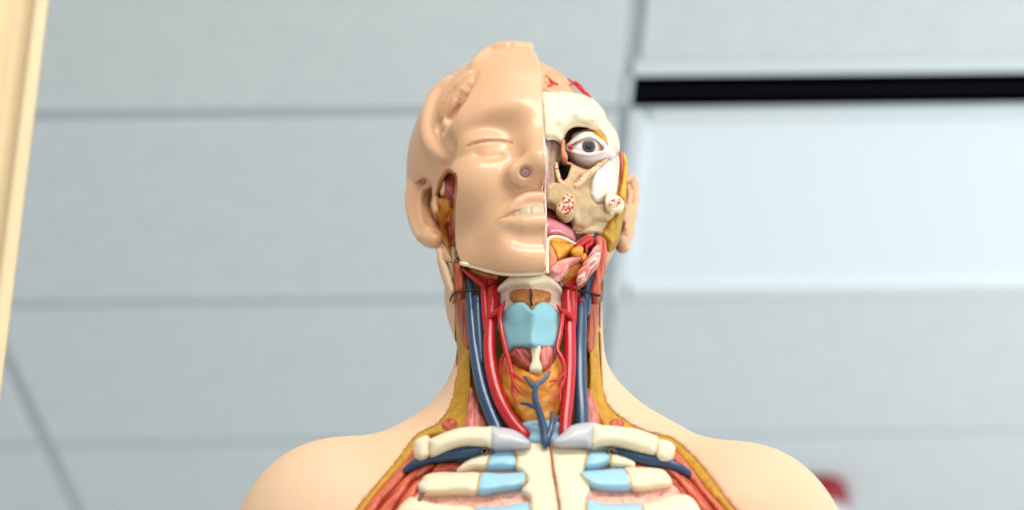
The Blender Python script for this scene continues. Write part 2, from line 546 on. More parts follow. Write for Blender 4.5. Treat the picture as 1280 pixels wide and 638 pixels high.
def head_form(x, y, z):
    ax = np.abs(x)
    d = ell(ax, y, z, (0, .010, .042), (.080, .098, .091))
    d = smin(d, ell(ax, y, z, (0, -.024, -.022), (.060, .066, .094)), .02)
    d = smin(d, ell(ax, y, z, (0, -.042, .050), (.060, .051, .058)), .02)
    d = smin(d, ell(ax, y, z, (.040, -.056, -.024), (.024, .026, .026)), .018)
    d = smin(d, cap(ax, y, z, (.046, -.012, -.068), (.016, -.070, -.096), .018, .017), .018)
    d = smin(d, ell(ax, y, z, (0, -.076, -.098), (.024, .016, .018)), .014)
    d = smin(d, cap(ax, y, z, (.008, -.079, .022), (.046, -.062, .026), .011, .010), .028)
    d = smax(d, -ell(ax, y, z, (.026, -.106, .008), (.016, .019, .012)), .014)
    d = smax(d, -ell(ax, y, z, (.042, -.098, .008), (.018, .019, .011)), .012)
    d = smin(d, ell(ax, y, z, (.034, -.066, .003), (.021, .0175, .0150)), .007)
    d = smin(d, cap(ax, y, z, (0, -.083, .016), (0, -.098, -.022), .0085, .0110), .014)
    d = smin(d, ell(ax, y, z, (0, -.099, -.029), (.0130, .0120, .0115)), .007)
    d = smin(d, ell(ax, y, z, (.0145, -.091, -.034), (.0105, .012, .0105)), .008)
    d = smin(d, ell(ax, y, z, (0, -.066, -.072), (.036, .029, .030)), .012)
    return d


LH = [(667, 67), (645, 66), (628, 66), (612, 73), (600, 82), (590, 100), (583, 116), (573, 136), (560, 156), (549, 171)]


CUT = [(571, 220), (563, 212), (556, 215), (549, 228), (544, 253), (546, 275), (549, 292), (556, 308), (563, 322), (568, 332), (578, 334), (575, 326), (570, 310), (569, 290), (570, 253), (572, 236)]


def build_face():
    g = Grid((-.112, -.125, -.140), (.010, .115, .150), .0010, HF)
    g.base(head_form)
    x, y, z = g.coords()
    # underside of the jaw, then the open back behind the ear
    g.F = smax(g.F, -(z + .1185 + .0035 * np.exp(-((x + .030) / .018) ** 2) - (y + .088) * .70) * .82, .005)
    # hair: a shell that stands proud of the skin behind the hairline
    hp_ = np.array([g.hit(a, b) for a, b in LH]); o_ = np.argsort(hp_[:, 2])
    yh = np.interp(z.ravel(), hp_[o_, 2], hp_[o_, 1])[None, None, :]
    yh = np.where(z < .03, yh + (.03 - z) * .9, yh)
    shell = ell(np.abs(x), y, z, (0, .012, .046), (.0865, .100, .0925))
    shell = smax(shell, (yh - y), .006)
    g.F = smin(g.F, shell + 0 * g.F, .004)
    # closed eye, lids and the fold under it
    g.stroke([(584, 183), (597, 178.5), (614, 176.5), (629, 177), (640, 179.5)], [.0009, .0014, .0015, .0014, .0009], 'sub', .0008, -.0010)
    g.stroke([(596, 193), (609, 195.5), (624, 193.5)], .0009, 'sub', .006, .0015)
    # wing of the nose, nostril
    g.stroke([(642, 203), (636, 211), (634, 221), (637, 229), (645, 232)], [.0006, .0014, .0016, .0014, .0008], 'sub', .003, .0006)
    g.stroke([(643, 207), (640, 215), (642, 224), (650, 229)], [.001, .0022, .0022, .001], 'add', .004, -.0016)
    h = g.hit(657, 214.5); g.op(lambda x, y, z: ell(x, y, z, h, (.0050, .0058, .0046)), h - .006, h + .006, 'sub', .0015)
    # mouth: lips, then the gap with the teeth behind
    g.stroke([(628, 272), (637, 264.5), (647, 256), (659, 250), (672, 248.5), (684, 248)], [.0012, .003, .0045, .0054, .0056, .0056], 'add', .0032, -.0012)
    g.stroke([(629, 277), (640, 281), (653, 282), (668, 281), (684, 280)], [.001, .0045, .0066, .0074, .0076], 'add', .006, -.0042)
    g.stroke([(633, 288), (648, 296), (666, 298), (684, 297)], [.002, .004, .005, .005], 'sub', .009, .0049)
    g.stroke([(626, 274), (636, 270), (648, 266.5), (662, 264), (686, 262.5)], [.0008, .0022, .0032, .0038, .0042], 'sub', .0010, -.0008)
    g.stroke([(636, 270), (648, 266), (662, 263.5), (686, 262)], [.0020, .0032, .0042, .0046], 'sub', .0010, -.0060)
    # hair: combed back from the brow, a hollow with strands above the temple, a lock before the ear
    g.stroke([(667, 60), (645, 58), (625, 60), (607, 69), (594, 80)], [.004, .0045, .005, .005, .003], 'add', .007, -.0032)
    g.stroke([(595, 90), (582, 107), (571, 124), (562, 142), (552, 166)], [.002, .006, .009, .008, .002], 'sub', .003, .0026)
    g.stroke([(572, 132), (562, 146), (553, 164)], [.002, .005, .0015], 'sub', .0015, .0006)
    g.stroke([(588, 90), (574, 103), (561, 119), (552, 138), (549, 150)], [.0015, .0034, .0042, .0036, .0010], 'add', .002, .0010)
    g.stroke([(588, 98), (577, 112), (568, 128), (563, 142)], [.001, .0030, .0036, .0010], 'add', .002, .0010)
    g.stroke([(590, 103), (583, 116), (577, 130)], [.001, .0026, .001], 'add', .002, .0010)
    g.stroke([(560, 116), (551, 138), (547, 158), (549, 175)], [.001, .0030, .0040, .0012], 'sub', .0015, .0006)
    g.stroke([(560, 100), (545, 118), (536, 142), (534, 164), (539, 182), (550, 194), (558, 199)], [.003, .005, .006, .0065, .006, .0045, .002], 'add', .005, -.0006)
    g.stroke([(560, 176), (563, 190), (558, 207)], [.003, .003, .003], 'sub', .008, .0034)
    g.F = smax(g.F, -(z + .1185 + .0035 * np.exp(-((x + .030) / .018) ** 2) - (y + .088) * .70) * .82, .005)
    g.carve([(539, 229), (531, 223), (521, 230), (517, 250), (521, 272), (530, 290), (537, 295), (540, 282), (540, 266), (539, 254), (540, 242)], .013, .003)
    g.carve(CUT, .009)
    return g


g = build_face()
x_, y_, z_ = g.coords()
g.F = smax(g.F, np.zeros_like(g.F) + (x_ - 0.003), 0.0)
face = g.build('face_half', [M['skin'], M['cutpink']], torso, midx=lambda c: (c[:, 0] > 0.0024).astype(int))
BF = Frame((0.011, 1.2, 1.55), 0, 2.2)


def body_form(x, y, z):
    ax = np.abs(x - .005)
    d = cap(x, y, z, (.000, .006, -.03), (-.0045, .012, .165), .0595, .0560)
    d = smin(d, cap(ax, y, z, (.045, .030, .056), (.150, .018, -.016), .046, .046), .035)
    d = smin(d, ell(ax, y, z, (.147, .000, -.027), (.065, .064, .068)), .03)
    d = smin(d, cap(ax, y, z, (.160, .004, -.05), (.178, .03, -.22), .054, .046), .03)
    d = smin(d, ell(x, y, z, (0, -.002, -.16), (.168, .120, .215)), .03)
    d = smin(d, ell(x, y, z, (0, .010, -.42), (.150, .105, .24)), .05)
    # nape below the ears
    d = smin(d, ell(x, y, z, (-.020, .030, .200), (.052, .046, .058)), .03)
    d = smax(d, -(z + .565), .004)
    return d


SKL = [(600, 312), (572, 322), (569, 345), (570, 368), (571.6, 425), (573, 460), (570, 482), (566, 500), (560, 515), (545, 533), (527, 541), (516, 550), (499, 574), (479, 598), (460, 620), (446, 638), (425, 668), (400, 720), (385, 770)]
SKR = [(978, 770), (963, 720), (938, 668), (918, 637), (903, 619), (885, 594), (861, 567), (839, 549), (824, 545), (800, 538), (781, 527), (765, 515), (755.5, 500), (751, 470), (748.6, 430), (748, 395), (748, 368), (749, 345), (750, 310), (730, 300)]
b_ = Grid((-.235, -.135, -.575), (.235, .135, .27), .0024, BF)
b_.base(body_form)
full = Grid((-.235, -.135, -.26), (.235, .135, .27), .003, BF); full.base(body_form)
b_.carve(SKL + SKR, .016, .002)
skin_body = b_.build('skin_shell', M['skin_matte'], torso)


def on(G, off=0.0, pad=0.0):
    """depth of the surface G under each photo position, pushed back by off"""
    def f(q):
        r = []
        for a, b in q:
            r.append(G.fr.to_world(G.hit(a, b))[1] + off)
        return np.array(r)
    return f


# the chest and neck opening, from the deepest layer to the nearest
NK = [(560, 500, 1.150), (566, 380, 1.158), (752, 380, 1.158), (754, 500, 1.150), (660, 440, 1.166), (660, 350, 1.16), (660, 530, 1.15), (590, 440, 1.162), (730, 440, 1.162)]
pillow('deep_neck_fat', [(578, 345), (742, 345), (746, 380), (748, 440), (752, 540), (660, 556), (566, 540), (574, 440)], on(full, .0105), M['fat_deep'], torso, .002, 10, .02, 6)
pillow('fat_layer', [(569, 366), (586, 366), (587, 434), (588, 482), (586, 505), (584, 534), (566, 541), (548, 543), (532, 546), (518, 563), (506, 577), (486, 599), (464, 626), (440, 662), (415, 720), (400, 770), (386, 770), (401, 720), (425, 667), (446, 637), (460, 619), (479, 597), (499, 573), (516, 549), (527, 540), (545, 532), (559, 514), (565, 499), (569, 482), (572, 458), (570.6, 425)],
       on(full, .0017), M['fat'], torso, .0012, 4, .012, 4)
pillow('fat_layer', [(748, 366), (738, 366), (737, 434), (738, 470), (737, 497), (748, 517), (756, 533), (775, 538), (800, 546), (824, 552), (842, 562), (861, 582), (885, 614), (906, 638), (923, 664), (948, 720), (963, 770), (977, 770), (962, 720), (938, 667), (919, 637), (904, 619), (886, 594), (862, 567), (840, 549), (824, 544), (800, 537), (781, 526), (765, 514), (756, 499), (751.2, 470), (748.8, 430), (748, 395)],
       on(full, .0017), M['fat'], torso, .0012, 4, .012, 4)
for c, r in (((562, 531), (10, 8)), ((771, 530), (9, 6))):
    o = [(c[0] + r[0] * math.cos(t), c[1] + r[1] * math.sin(t)) for t in np.linspace(0, 2 * math.pi, 10, endpoint=False)]
    pillow('cut_muscle', o, on(full, -.0005), M['mus'], torso, .001, 4, .006, 3)
# long neck muscles at the sides
pillow('neck_muscle', [(568.6, 368), (585, 366.6), (586.6, 400), (586.6, 434), (579, 431), (574.6, 410), (570, 390)], on(full, -.0005), M['mus_brown'], torso, .003, 6, .010, 3)
pillow('neck_muscle', [(738.5, 370), (748.5, 370), (748, 392), (745, 415), (742, 436), (733, 435), (734, 400)], on(full, -.0005), M['mus_brown'], torso, .003, 6, .010, 3)
pillow('neck_muscle', [(566, 328), (580, 331), (581, 345), (582, 362), (571, 363), (568, 348)], [(573, 330, 1.146), (575, 362, 1.148)], M['mus_brown'], torso, .003, 6, .012, 3)
pillow('neck_muscle', [(745, 296), (757, 300), (758, 325), (752, 345), (750, 368), (738, 367), (741, 340), (742, 318)], [(750, 300, 1.148), (745, 366, 1.148)], M['mus'], torso, .004, 8, .012, 3)
pillow('scalene_muscle', [(589, 484), (598, 505), (612, 536), (583, 540), (585, 505)], [(590, 490, 1.156), (595, 536, 1.146)], M['mus_pink'], torso, .003, 8, .010, 3)
pillow('scalene_muscle', [(736, 486), (752, 534), (730, 540), (731, 505)], [(736, 490, 1.156), (740, 536, 1.146)], M['mus_pink'], torso, .003, 8, .010, 3)

# great vessels
tubes('jugular_vein', [([(586, 338, 1.150), (587, 352, 1.15), (588, 372, 1.150), (590, 400, 1.149), (593, 430, 1.147), (598, 462, 1.144), (605, 492, 1.141), (615, 520, 1.138), (624, 542, 1.136)], [.0036, .0036, .0036, .0037, .0040, .0046, .0050, .0050, .0048]),
      ([(597, 372, 1.147), (598, 400, 1.146), (600, 430, 1.145), (602, 455, 1.144)], [.0034, .0036, .0036, .0030])], M['vein'], torso, 16)
tubes('jugular_vein', [([(738, 326, 1.150), (736, 345, 1.149), (733, 366, 1.150), (731, 392, 1.151)], [.0058, .0054, .0046, .0040]),
      ([(726, 376, 1.146), (726.5, 400, 1.146), (725, 440, 1.145), (725, 480, 1.142), (727, 515, 1.139), (728, 545, 1.137)], [.0040, .0043, .0046, .0048, .0050, .0050])], M['vein'], torso, 16)
pillow('vein_opening', [(730.5 + 0, 375), (726, 377.4), (721.6, 375), (726, 372.8)], [(726, 375, 1.1415)], M['artery'], torso, .0006, 3, .003, 2)
tubes('carotid_artery', [([(617, 340, 1.142), (617, 360, 1.141), (616, 385, 1.140), (613, 410, 1.139), (612, 440, 1.137), (616, 470, 1.135), (625, 500, 1.132), (640, 527, 1.130), (656, 546, 1.128)], [.0052, .0050, .0046, .0046, .0046, .0047, .0048, .0048, .0048]),
      ([(606, 342, 1.143), (606, 360, 1.142), (607, 385, 1.141), (609, 412, 1.140)], [.0034, .0033, .0033, .0030]),
      ([(579, 337, 1.143), (590, 346, 1.141), (604, 357, 1.140)], [.0016, .0020, .0022])], M['artery'], torso, 16)
tubes('carotid_artery', [([(708, 352, 1.142), (709, 372, 1.141), (711, 400, 1.140), (712, 430, 1.138), (712, 460, 1.136), (710, 495, 1.133), (707, 525, 1.130), (706, 545, 1.128)], [.0046, .0046, .0047, .0047, .0046, .0045, .0044, .0044]),
      ([(717, 353, 1.143), (717, 372, 1.142), (716, 398, 1.141), (714, 420, 1.140)], [.0030, .0030, .0030, .0028])], M['artery'], torso, 16)
for seam in ([(571, 365.5), (578, 364.5), (590, 363.5), (601, 362.5)], [(608, 359), (616, 355.5), (624, 354), (631, 350)], [(696, 352), (702, 357), (709, 360), (714, 359.5)], [(722, 364), (733, 365), (742, 368), (750, 370)]):
    tube('seam', [(a, b, 1.1365) for a, b in seam], .0007, M['seam'], torso, 8)
tube('seam', [(562.5, 377, 1.1585), (565, 370, 1.155), (571, 365.5, 1.1375)], .0006, M['seam'], torso, 8)

# larynx
pillow('thyroid_horn', [(620, 366), (624, 363), (627, 375), (627, 402), (622, 407), (618, 395)], [(622, 380, 1.146)], M['cart'], torso, .003, 5, .008, 3)
pillow('thyroid_horn', [(700, 366), (705, 372), (705, 398), (704, 412), (699, 405), (698, 380)], [(702, 380, 1.146)], M['cart'], torso, .003, 5, .008, 3)
pillow('throat_membrane', [(623, 364), (633, 360), (662, 354), (692, 360), (702, 368), (700, 388), (690, 393), (665, 398), (640, 394), (631, 392), (625, 378)], [(624, 370, 1.142), (662, 360, 1.118), (701, 372, 1.142), (662, 395, 1.126)], M['membrane'], torso, .002, 6, .016, 4)
pillow('epiglottic_fat', [(637, 369), (640, 363.5), (652, 361.5), (664, 361.5), (677, 363), (688, 366), (688, 371), (681, 376), (675, 382), (665, 390), (655, 381), (645, 377)], [(638, 368, 1.126), (664, 362, 1.117), (688, 368, 1.126), (664, 388, 1.120)], M['gland_brown'], torso, .003, 6, .010, 3)
tube('midline_groove', [(663, 361.5, 1.1135), (664, 368, 1.1125), (663.4, 374, 1.1125), (664.5, 382, 1.115)], [.0006, .0012, .0010, .0008], M['seam'], torso, 8)
pillow('hyoid_bone', [(637, 346), (650, 343), (675, 342), (691, 345), (697, 353), (702.5, 362), (702, 369), (695.7, 362), (682, 358), (662.6, 357), (644.6, 358.6), (632.5, 361.6), (621, 366.5), (622, 360), (629.5, 352)], [(622, 363, 1.138), (637, 346, 1.122), (662, 343, 1.116), (662, 356, 1.1135), (691, 346, 1.122), (702, 366, 1.138)], M['bone'], torso, .004, 7, .014, 3)


def ridge(q):
    return 0.0035 * np.exp(-((q[:, 0] - 666) / 7.0) ** 2)


pillow('thyroid_cartilage', [(626, 399), (632.5, 389), (640, 381), (649, 377.6), (658, 380), (664.4, 387.5), (670, 381.6), (679, 377.6), (688, 381), (697, 390), (701, 399), (699.5, 411), (697, 426), (695, 437), (693.5, 442), (691, 437), (684, 434.6), (665, 434), (646, 434.6), (640, 437.6), (635.6, 442.5), (632, 436), (629.5, 424)],
       [(627, 400, 1.138), (645, 400, 1.122), (666, 388, 1.112), (667, 434, 1.113), (688, 400, 1.122), (701, 400, 1.138), (634, 438, 1.132), (694, 438, 1.132)], M['cart'], torso, .003, 4, .014, 3, 4, relief=ridge)
pillow('cricoid_muscle', [(637, 446), (642, 437), (652, 433), (664, 433), (665, 448), (663, 461), (651, 457), (643, 451)], [(637, 446, 1.128), (664, 445, 1.119)], M['mus_red'], torso, .004, 9, .012, 3)
pillow('cricoid_muscle', [(674, 433), (688, 433), (692.5, 442), (687, 454), (677.7, 461.5), (674, 449)], [(692, 445, 1.128), (674, 445, 1.119)], M['mus_pink'], torso, .004, 9, .012, 3)
pillow('laryngeal_ligament', [(664.5, 433), (675.4, 433), (674, 448), (677.5, 461), (670, 464.5), (662, 462), (665, 450)], [(670, 435, 1.1150), (670, 464, 1.1175)], M['bone'], torso, .0012, 4, .010, 3)

# thyroid gland and windpipe
ring = lambda q: 0.0012 * np.cos((q[:, 1] - 533) / 2.6)
pillow('windpipe', [(654, 528), (700, 528), (700, 550), (690, 556), (664, 556), (656, 545)], [(656, 535, 1.133), (677, 535, 1.122), (700, 535, 1.133)], M['cart_rib'], torso, .003, 10, .016, 3, relief=ring)


def lobes(q):
    return 0.0014 * np.sin(q[:, 0] * .23 + np.sin(q[:, 1] * .11) * 2) * np.sin(q[:, 1] * .19 + q[:, 0] * .05)


pillow('thyroid_gland', [(623, 467), (625, 450), (634, 442), (645, 452), (662, 463), (678, 462), (690, 452), (696, 444), (702, 452), (706, 470), (706, 490), (702, 512), (697, 528), (684, 533), (660, 534), (648, 525), (640, 515), (630, 500), (624, 482)],
       [(624, 465, 1.142), (664, 470, 1.122), (706, 470, 1.142), (645, 520, 1.138), (680, 530, 1.132), (700, 520, 1.138)], M['gland'], torso, .006, 16, .014, 4, relief=lobes)
tubes('thyroid_vein', [([(687, 465, 1.1135), (681, 474, 1.1125), (670, 484, 1.1115), (669, 500, 1.113), (675, 518, 1.1165), (680, 538, 1.1175), (682, 556, 1.117)], [.0011, .0016, .0020, .0022, .0026, .0030, .0030]),
      ([(656, 471, 1.114), (662, 479, 1.1125), (669, 486, 1.1115)], [.0009, .0014, .0018]), ([(650.5, 504.5, 1.1175), (661, 506, 1.1155), (669.5, 510, 1.1145)], [.0009, .0014, .0016]),
      ([(690, 516, 1.122), (689.5, 533, 1.119), (684, 552, 1.117)], [.0012, .0018, .0022]), ([(698, 521, 1.124), (691, 531, 1.120)], [.0011, .0015])], M['vein'], torso, 12)
tubes('thyroid_artery', [([(613, 396, 1.136), (621, 391, 1.131), (627, 385, 1.128), (631, 376.5, 1.126)], [.0028, .0023, .0018, .0007]), ([(627, 388, 1.128), (625, 398, 1.129), (627.5, 415, 1.128), (632, 436, 1.125), (636.5, 452, 1.122), (640, 466, 1.119), (641, 480, 1.118), (643.5, 484, 1.118)], [.0020, .0018, .0018, .0018, .0017, .0015, .0010, .0005]),
      ([(633, 440, 1.124), (627, 450, 1.128), (625.5, 462, 1.130), (627, 470, 1.130)], [.0014, .0012, .0009, .0005]), ([(630, 452, 1.126), (632, 462, 1.125), (631.5, 469, 1.125)], [.001, .0008, .0004]), ([(638, 466, 1.119), (648, 473, 1.116), (657, 480, 1.1135)], [.0013, .0011, .0004]),
      ([(640.5, 478, 1.118), (648, 488, 1.116), (654, 495, 1.1155)], [.0011, .001, .0004]), ([(640, 482, 1.118), (640, 492, 1.1195), (644, 500, 1.119), (644, 505, 1.119)], [.001, .0009, .0006, .0003])], M['artery'], torso, 10)
tubes('thyroid_artery', [([(714, 398, 1.136), (706, 391, 1.131), (701, 388, 1.128), (696.5, 381.5, 1.126)], [.0028, .0023, .0018, .0007]), ([(703, 390, 1.130), (702.5, 400, 1.130), (700, 418, 1.129), (696.5, 436, 1.127), (701, 446, 1.126), (705, 458, 1.126), (705, 470, 1.126), (702, 482, 1.125), (696, 493, 1.121), (686, 505, 1.119)], [.0020, .0018, .0018, .0017, .0017, .0016, .0015, .0013, .0010, .0004]),
      ([(704, 468, 1.124), (696, 475, 1.119), (687, 477, 1.1165)], [.0012, .001, .0004]), ([(698, 474, 1.120), (692, 481, 1.118), (686.5, 484.5, 1.1165)], [.0009, .0008, .0004]), ([(700, 487, 1.124), (700, 500, 1.123), (698.5, 505, 1.123)], [.001, .0008, .0004])], M['artery'], torso, 10)

# ------------------------------------------------------------------ chest
CH = [(690, 548, 1.133), (697, 638, 1.092), (530, 560, 1.140), (845, 565, 1.140), (450, 637, 1.128), (918, 637, 1.128), (600, 600, 1.116), (790, 600, 1.116), (600, 640, 1.102), (800, 640, 1.102), (520, 630, 1.118), (850, 630, 1.118), (697, 690, 1.072), (500, 690, 1.11), (880, 690, 1.11), (700, 770, 1.066), (430, 770, 1.105), (935, 770, 1.105)]


def ch(off): return [(a, b, y + off) for a, b, y in CH]


gy = lambda q: 0.0012 * np.abs(np.sin(q[:, 0] * .12 + 1.7 * np.sin(q[:, 1] * .14))) + .0008 * np.sin(q[:, 1] * .5 + q[:, 0] * .07)
pillow('intercostal_tissue', [(520, 600), (545, 584), (575, 574), (610, 572), (650, 572), (697, 572), (745, 572), (790, 576), (826, 588), (850, 602), (880, 650), (905, 700), (930, 770), (430, 770), (465, 690), (492, 636)], ch(.007), M['lung'], torso, .002, 8, .02, 5, relief=gy)
for sx, pts in (('left', [[(518, 562), (528, 572), (510, 590), (490, 615), (466, 645), (428, 720), (414, 770), (402, 770), (416, 720), (440, 664), (464, 626), (486, 599), (506, 577)],
                          [(528, 574), (545, 578), (536, 590), (515, 602), (502, 622), (486, 648), (458, 720), (446, 770), (414, 770), (430, 720), (452, 668), (468, 643), (492, 613), (512, 590)],
                          [(546, 578), (572, 578), (576, 590), (548, 594), (528, 602), (520, 618), (508, 640), (484, 720), (478, 770), (446, 770), (458, 720), (474, 668), (488, 646), (504, 620), (518, 602), (536, 591)]]),
                ('right', [[(842, 562), (861, 582), (885, 614), (906, 638), (924, 664), (947, 720), (962, 770), (948, 770), (936, 720), (914, 668), (896, 640), (876, 614), (856, 592), (838, 574)],
                           [(836, 575), (854, 592), (874, 614), (894, 641), (912, 668), (934, 720), (946, 770), (916, 770), (906, 720), (894, 668), (876, 640), (858, 614), (840, 596), (822, 583)],
                           [(794, 579), (822, 584), (838, 596), (856, 615), (874, 641), (892, 668), (906, 720), (916, 770), (884, 770), (882, 720), (874, 668), (862, 634), (846, 608), (826, 592), (796, 590)]])):
    for q in pts:
        pillow('pectoral_muscle', q, ch(.003), M['mus_' + sx], torso, .004, 8, .014, 4)
pillow('dark_chest_muscle', [(520, 600), (545, 585), (575, 578), (572, 590), (545, 596), (526, 606)], ch(.002), M['mus_dark'], torso, .003, 6, .010, 4)
tubes('subclavian_vein', [([(506, 589, 1.132), (518, 581, 1.130), (535, 575, 1.129), (552, 571, 1.127), (575, 568, 1.125), (602, 563, 1.125)], [.0022, .0032, .0036, .0042, .0046, .0044])], M['vein'], torso, 14)
tubes('subclavian_vein', [([(861, 593, 1.132), (848, 585, 1.130), (832, 580, 1.129), (812, 576, 1.126), (800, 573, 1.125), (782, 569, 1.125), (765, 564, 1.126)], [.0028, .0034, .0036, .0044, .0048, .0042, .0036])], M['vein'], torso, 14)
pillow('sternum_half', [(640, 560), (655, 558), (664, 554), (687, 557), (691, 590), (695, 612), (699, 640), (708, 770), (668, 770), (664, 672), (663, 640), (663, 622), (652, 613), (659, 602), (655, 591), (645, 584), (644, 572)], ch(-.004), M['bone'], torso, .003, 7, .014, 4)
pillow('sternum_half', [(688, 557), (697, 551), (712, 557), (736, 562), (734, 578), (727, 592), (732, 602), (737, 612), (733, 622), (733, 640), (738, 672), (745, 770), (709, 770), (702, 672), (700, 640), (696, 612), (692, 590)], ch(-.004), M['bone'], torso, .003, 7, .014, 4)
f_ = field(ch(-.0058))
tube('midline_seam', [(a, b, f_([(a, b)])[0]) for a, b in ((687.5, 557), (690, 575), (692.5, 592), (696, 613), (699.5, 640), (701.5, 670), (708.5, 768))], .0006, M['mus_brown'], torso, 8)
tube('sternum_joint', [(a, b, f_([(a, b)])[0]) for a, b in ((660, 595.5), (675, 597), (691, 597), (710, 595), (726, 594))], .0005, M['amber'], torso, 8)


def rib(bone, cart, joint, off=-.003):
    r = pillow('rib', bone, ch(off), M['bone'], torso, .005, 11, .008, 4)
    pillow('costal_cartilage', cart, ch(off), M['cart_rib'], torso, .005, 11, .008, 4, label='light blue costal cartilage')
    f = field(ch(off - .004))
    for e in joint:
        tube('cartilage_edge', [(a, b, f([(a, b)])[0]) for a, b in e], .0005, M['amber'], torso, 8)


rib([(571, 588), (580, 579), (593, 571), (614, 565), (609, 583), (593, 584.5), (578, 588.5)], [(613, 566), (626, 563), (641, 563), (648, 574), (644, 584), (626, 584.5), (607, 583)], [[(613, 567), (610, 575), (608, 582)], [(642, 564), (647, 574), (643.5, 583)]])
rib([(522, 606), (527, 600), (532, 594), (549, 590.5), (575, 591), (600, 592.5), (597, 615), (580, 616), (562, 616.5), (534, 617.5), (525, 613)], [(600, 592.5), (626, 592.5), (657, 591), (659, 598), (653, 608), (626, 612.7), (596, 615.5)], [[(600, 594), (598, 604), (597, 614)], [(657, 592), (659, 598), (653.5, 607)]])
rib([(494, 646), (499, 634), (512, 622), (522, 624), (540, 629), (562, 631.5), (594, 636), (592, 664), (540, 660), (506, 660)], [(593, 636.5), (625, 634), (661, 628.5), (664, 640), (660, 656), (625, 664), (591, 664)], [[(593, 637), (592, 650)], [(661, 629.5), (664, 638)]])
rib([(764, 566.5), (781, 570.5), (793.6, 578), (792, 584), (781, 583.5), (763, 581)], [(735.7, 563.5), (748, 564), (762, 565.5), (765, 576), (751, 582.5), (731, 584.5), (732.6, 573)], [[(762, 566), (764.5, 575), (763, 580)], [(735.5, 564), (732.5, 573), (731.5, 583)]])
rib([(780, 586.5), (800, 584.5), (815, 585), (830, 588), (839, 599), (837, 606), (820, 609), (790, 611)], [(725, 591), (751, 588), (782, 586.5), (790, 600), (788, 610.5), (757, 611), (736, 606)], [[(782, 587), (789.5, 600), (788, 610)], [(726, 592), (731, 600), (736, 605)]])
rib([(803, 633), (820, 627), (836, 621), (850, 618), (861, 620), (870, 628), (878, 644), (880, 662), (830, 664), (803, 664)], [(733, 626), (750, 629.5), (766, 631), (804, 632.5), (804, 664), (766, 664), (734, 660)], [[(804, 633), (805, 650)], [(734, 627), (733, 640)]])

for dy, w in ((47, 14), (92, 26)):
    rib([(494 - w, 646 + dy), (499 - w, 634 + dy), (512 - w, 622 + dy), (524, 624 + dy), (545, 628 + dy), (580, 632 + dy), (578, 660 + dy), (540, 658 + dy), (506 - w, 660 + dy)], [(579, 632.5 + dy), (625, 630 + dy), (663, 624 + dy), (668, 636 + dy), (662, 652 + dy), (625, 660 + dy), (577, 660 + dy)], [[(579, 633 + dy), (578, 650 + dy)]])
    rib([(818, 631 + dy), (836, 624 + dy), (852, 619 + dy), (864 + w, 620 + dy), (876 + w, 630 + dy), (884 + w, 644 + dy), (882 + w, 658 + dy), (830, 660 + dy), (818, 660 + dy)], [(738, 622 + dy), (755, 625.5 + dy), (780, 628 + dy), (819, 630.5 + dy), (819, 660 + dy), (780, 660 + dy), (738, 652 + dy)], [[(819, 631 + dy), (820, 650 + dy)]])

for side in (0, 1):
    if side == 0:
        q = [(536, 556), (536, 550), (545, 545.5), (554, 541.5), (571, 536), (589, 533.5), (605, 534), (618, 535), (616, 560), (606, 559), (582, 558), (562.5, 563.4), (545, 571), (537, 571)]
        c = [(516.6, 561), (519, 551), (529, 545), (536.5, 546), (538, 558), (536, 572), (524, 577), (518, 570)]
        l = [(611, 534.5), (625, 534.5), (638, 536.5), (650, 541.6), (664, 554), (655, 560.5), (632.5, 562), (614, 560)]
        A = [(516, 561, 1.128), (560, 550, 1.122), (615, 545, 1.119), (660, 556, 1.117)]
    else:
        q = [(824, 549), (821, 568.6), (806, 568.6), (790, 564), (772, 559), (751, 559), (738, 559.5), (740, 530.5), (752, 531.5), (766, 532.5), (780, 534), (797, 536.6), (812, 542)]
        c = [(823, 551), (831, 550), (839, 553), (844.5, 561), (839, 576), (827, 578), (819, 570)]
        l = [(690, 554), (697, 546), (702, 542.5), (714, 532.5), (729, 529), (744, 531), (742, 559), (727, 559.5), (712, 559.5), (700, 559)]
        A = [(845, 561, 1.128), (800, 552, 1.122), (740, 545, 1.119), (694, 554, 1.117)]
    cl = pillow('clavicle', q, A, M['bone'], torso, .008, 14, .012, 3)
    pillow('clavicle_end', c, [(a, b, y + .001) for a, b, y in A], M['bone'], cl, .008, 12, .012, 3)
    pillow('clavicle_ligament', l, [(a, b, y - .0005) for a, b, y in A], M['grey_lig'], cl, .008, 14, .012, 3, label='grey translucent ligament')


def hook(pts):
    t = [(a, b, 1.1195) for a, b in pts]
    tube('metal_hook', t, .0009, M['steel'], torso, 10)


hook([(602, 566), (603, 561.5), (608, 561), (609, 565.5), (606, 568)]); hook([(608, 561), (612, 560.5), (614.5, 563), (613, 567)])
hook([(757, 559), (762, 560), (766, 563.5), (771, 565)]); hook([(760, 564), (764, 561), (769, 562)])
tube('metal_hook', [(529, 616, 1.113), (526.5, 621, 1.113), (524, 626, 1.113)], .0013, M['steel'], torso, 10)

pillow('nape_skin', [(546, 312), (556, 312), (561, 330), (567, 350), (570, 363), (564, 369), (559, 358), (553, 341), (548, 326)], [(550, 315, 1.163), (560, 340, 1.158), (567, 365, 1.1565)], M['skin_matte'], torso, .004, 6, .014, 3)
# ------------------------------------------------------------------ the opened half of the head
def A(rows): return [(a, b, HF.to_world(HF.hp(a, b, y))[1]) for a, b, y in rows]
def T(rows): return [(a, b, HF.to_world(HF.hp(a, b, y))[1]) for a, b, y in rows]


def sdf(name, fn, lo, hi, h, m, parent=torso, label=None, after=None, midx=None):
    q = Grid(lo, hi, h, HF).base(fn)
    if after: after(q)
    return q.build(name, m, parent, midx, label)


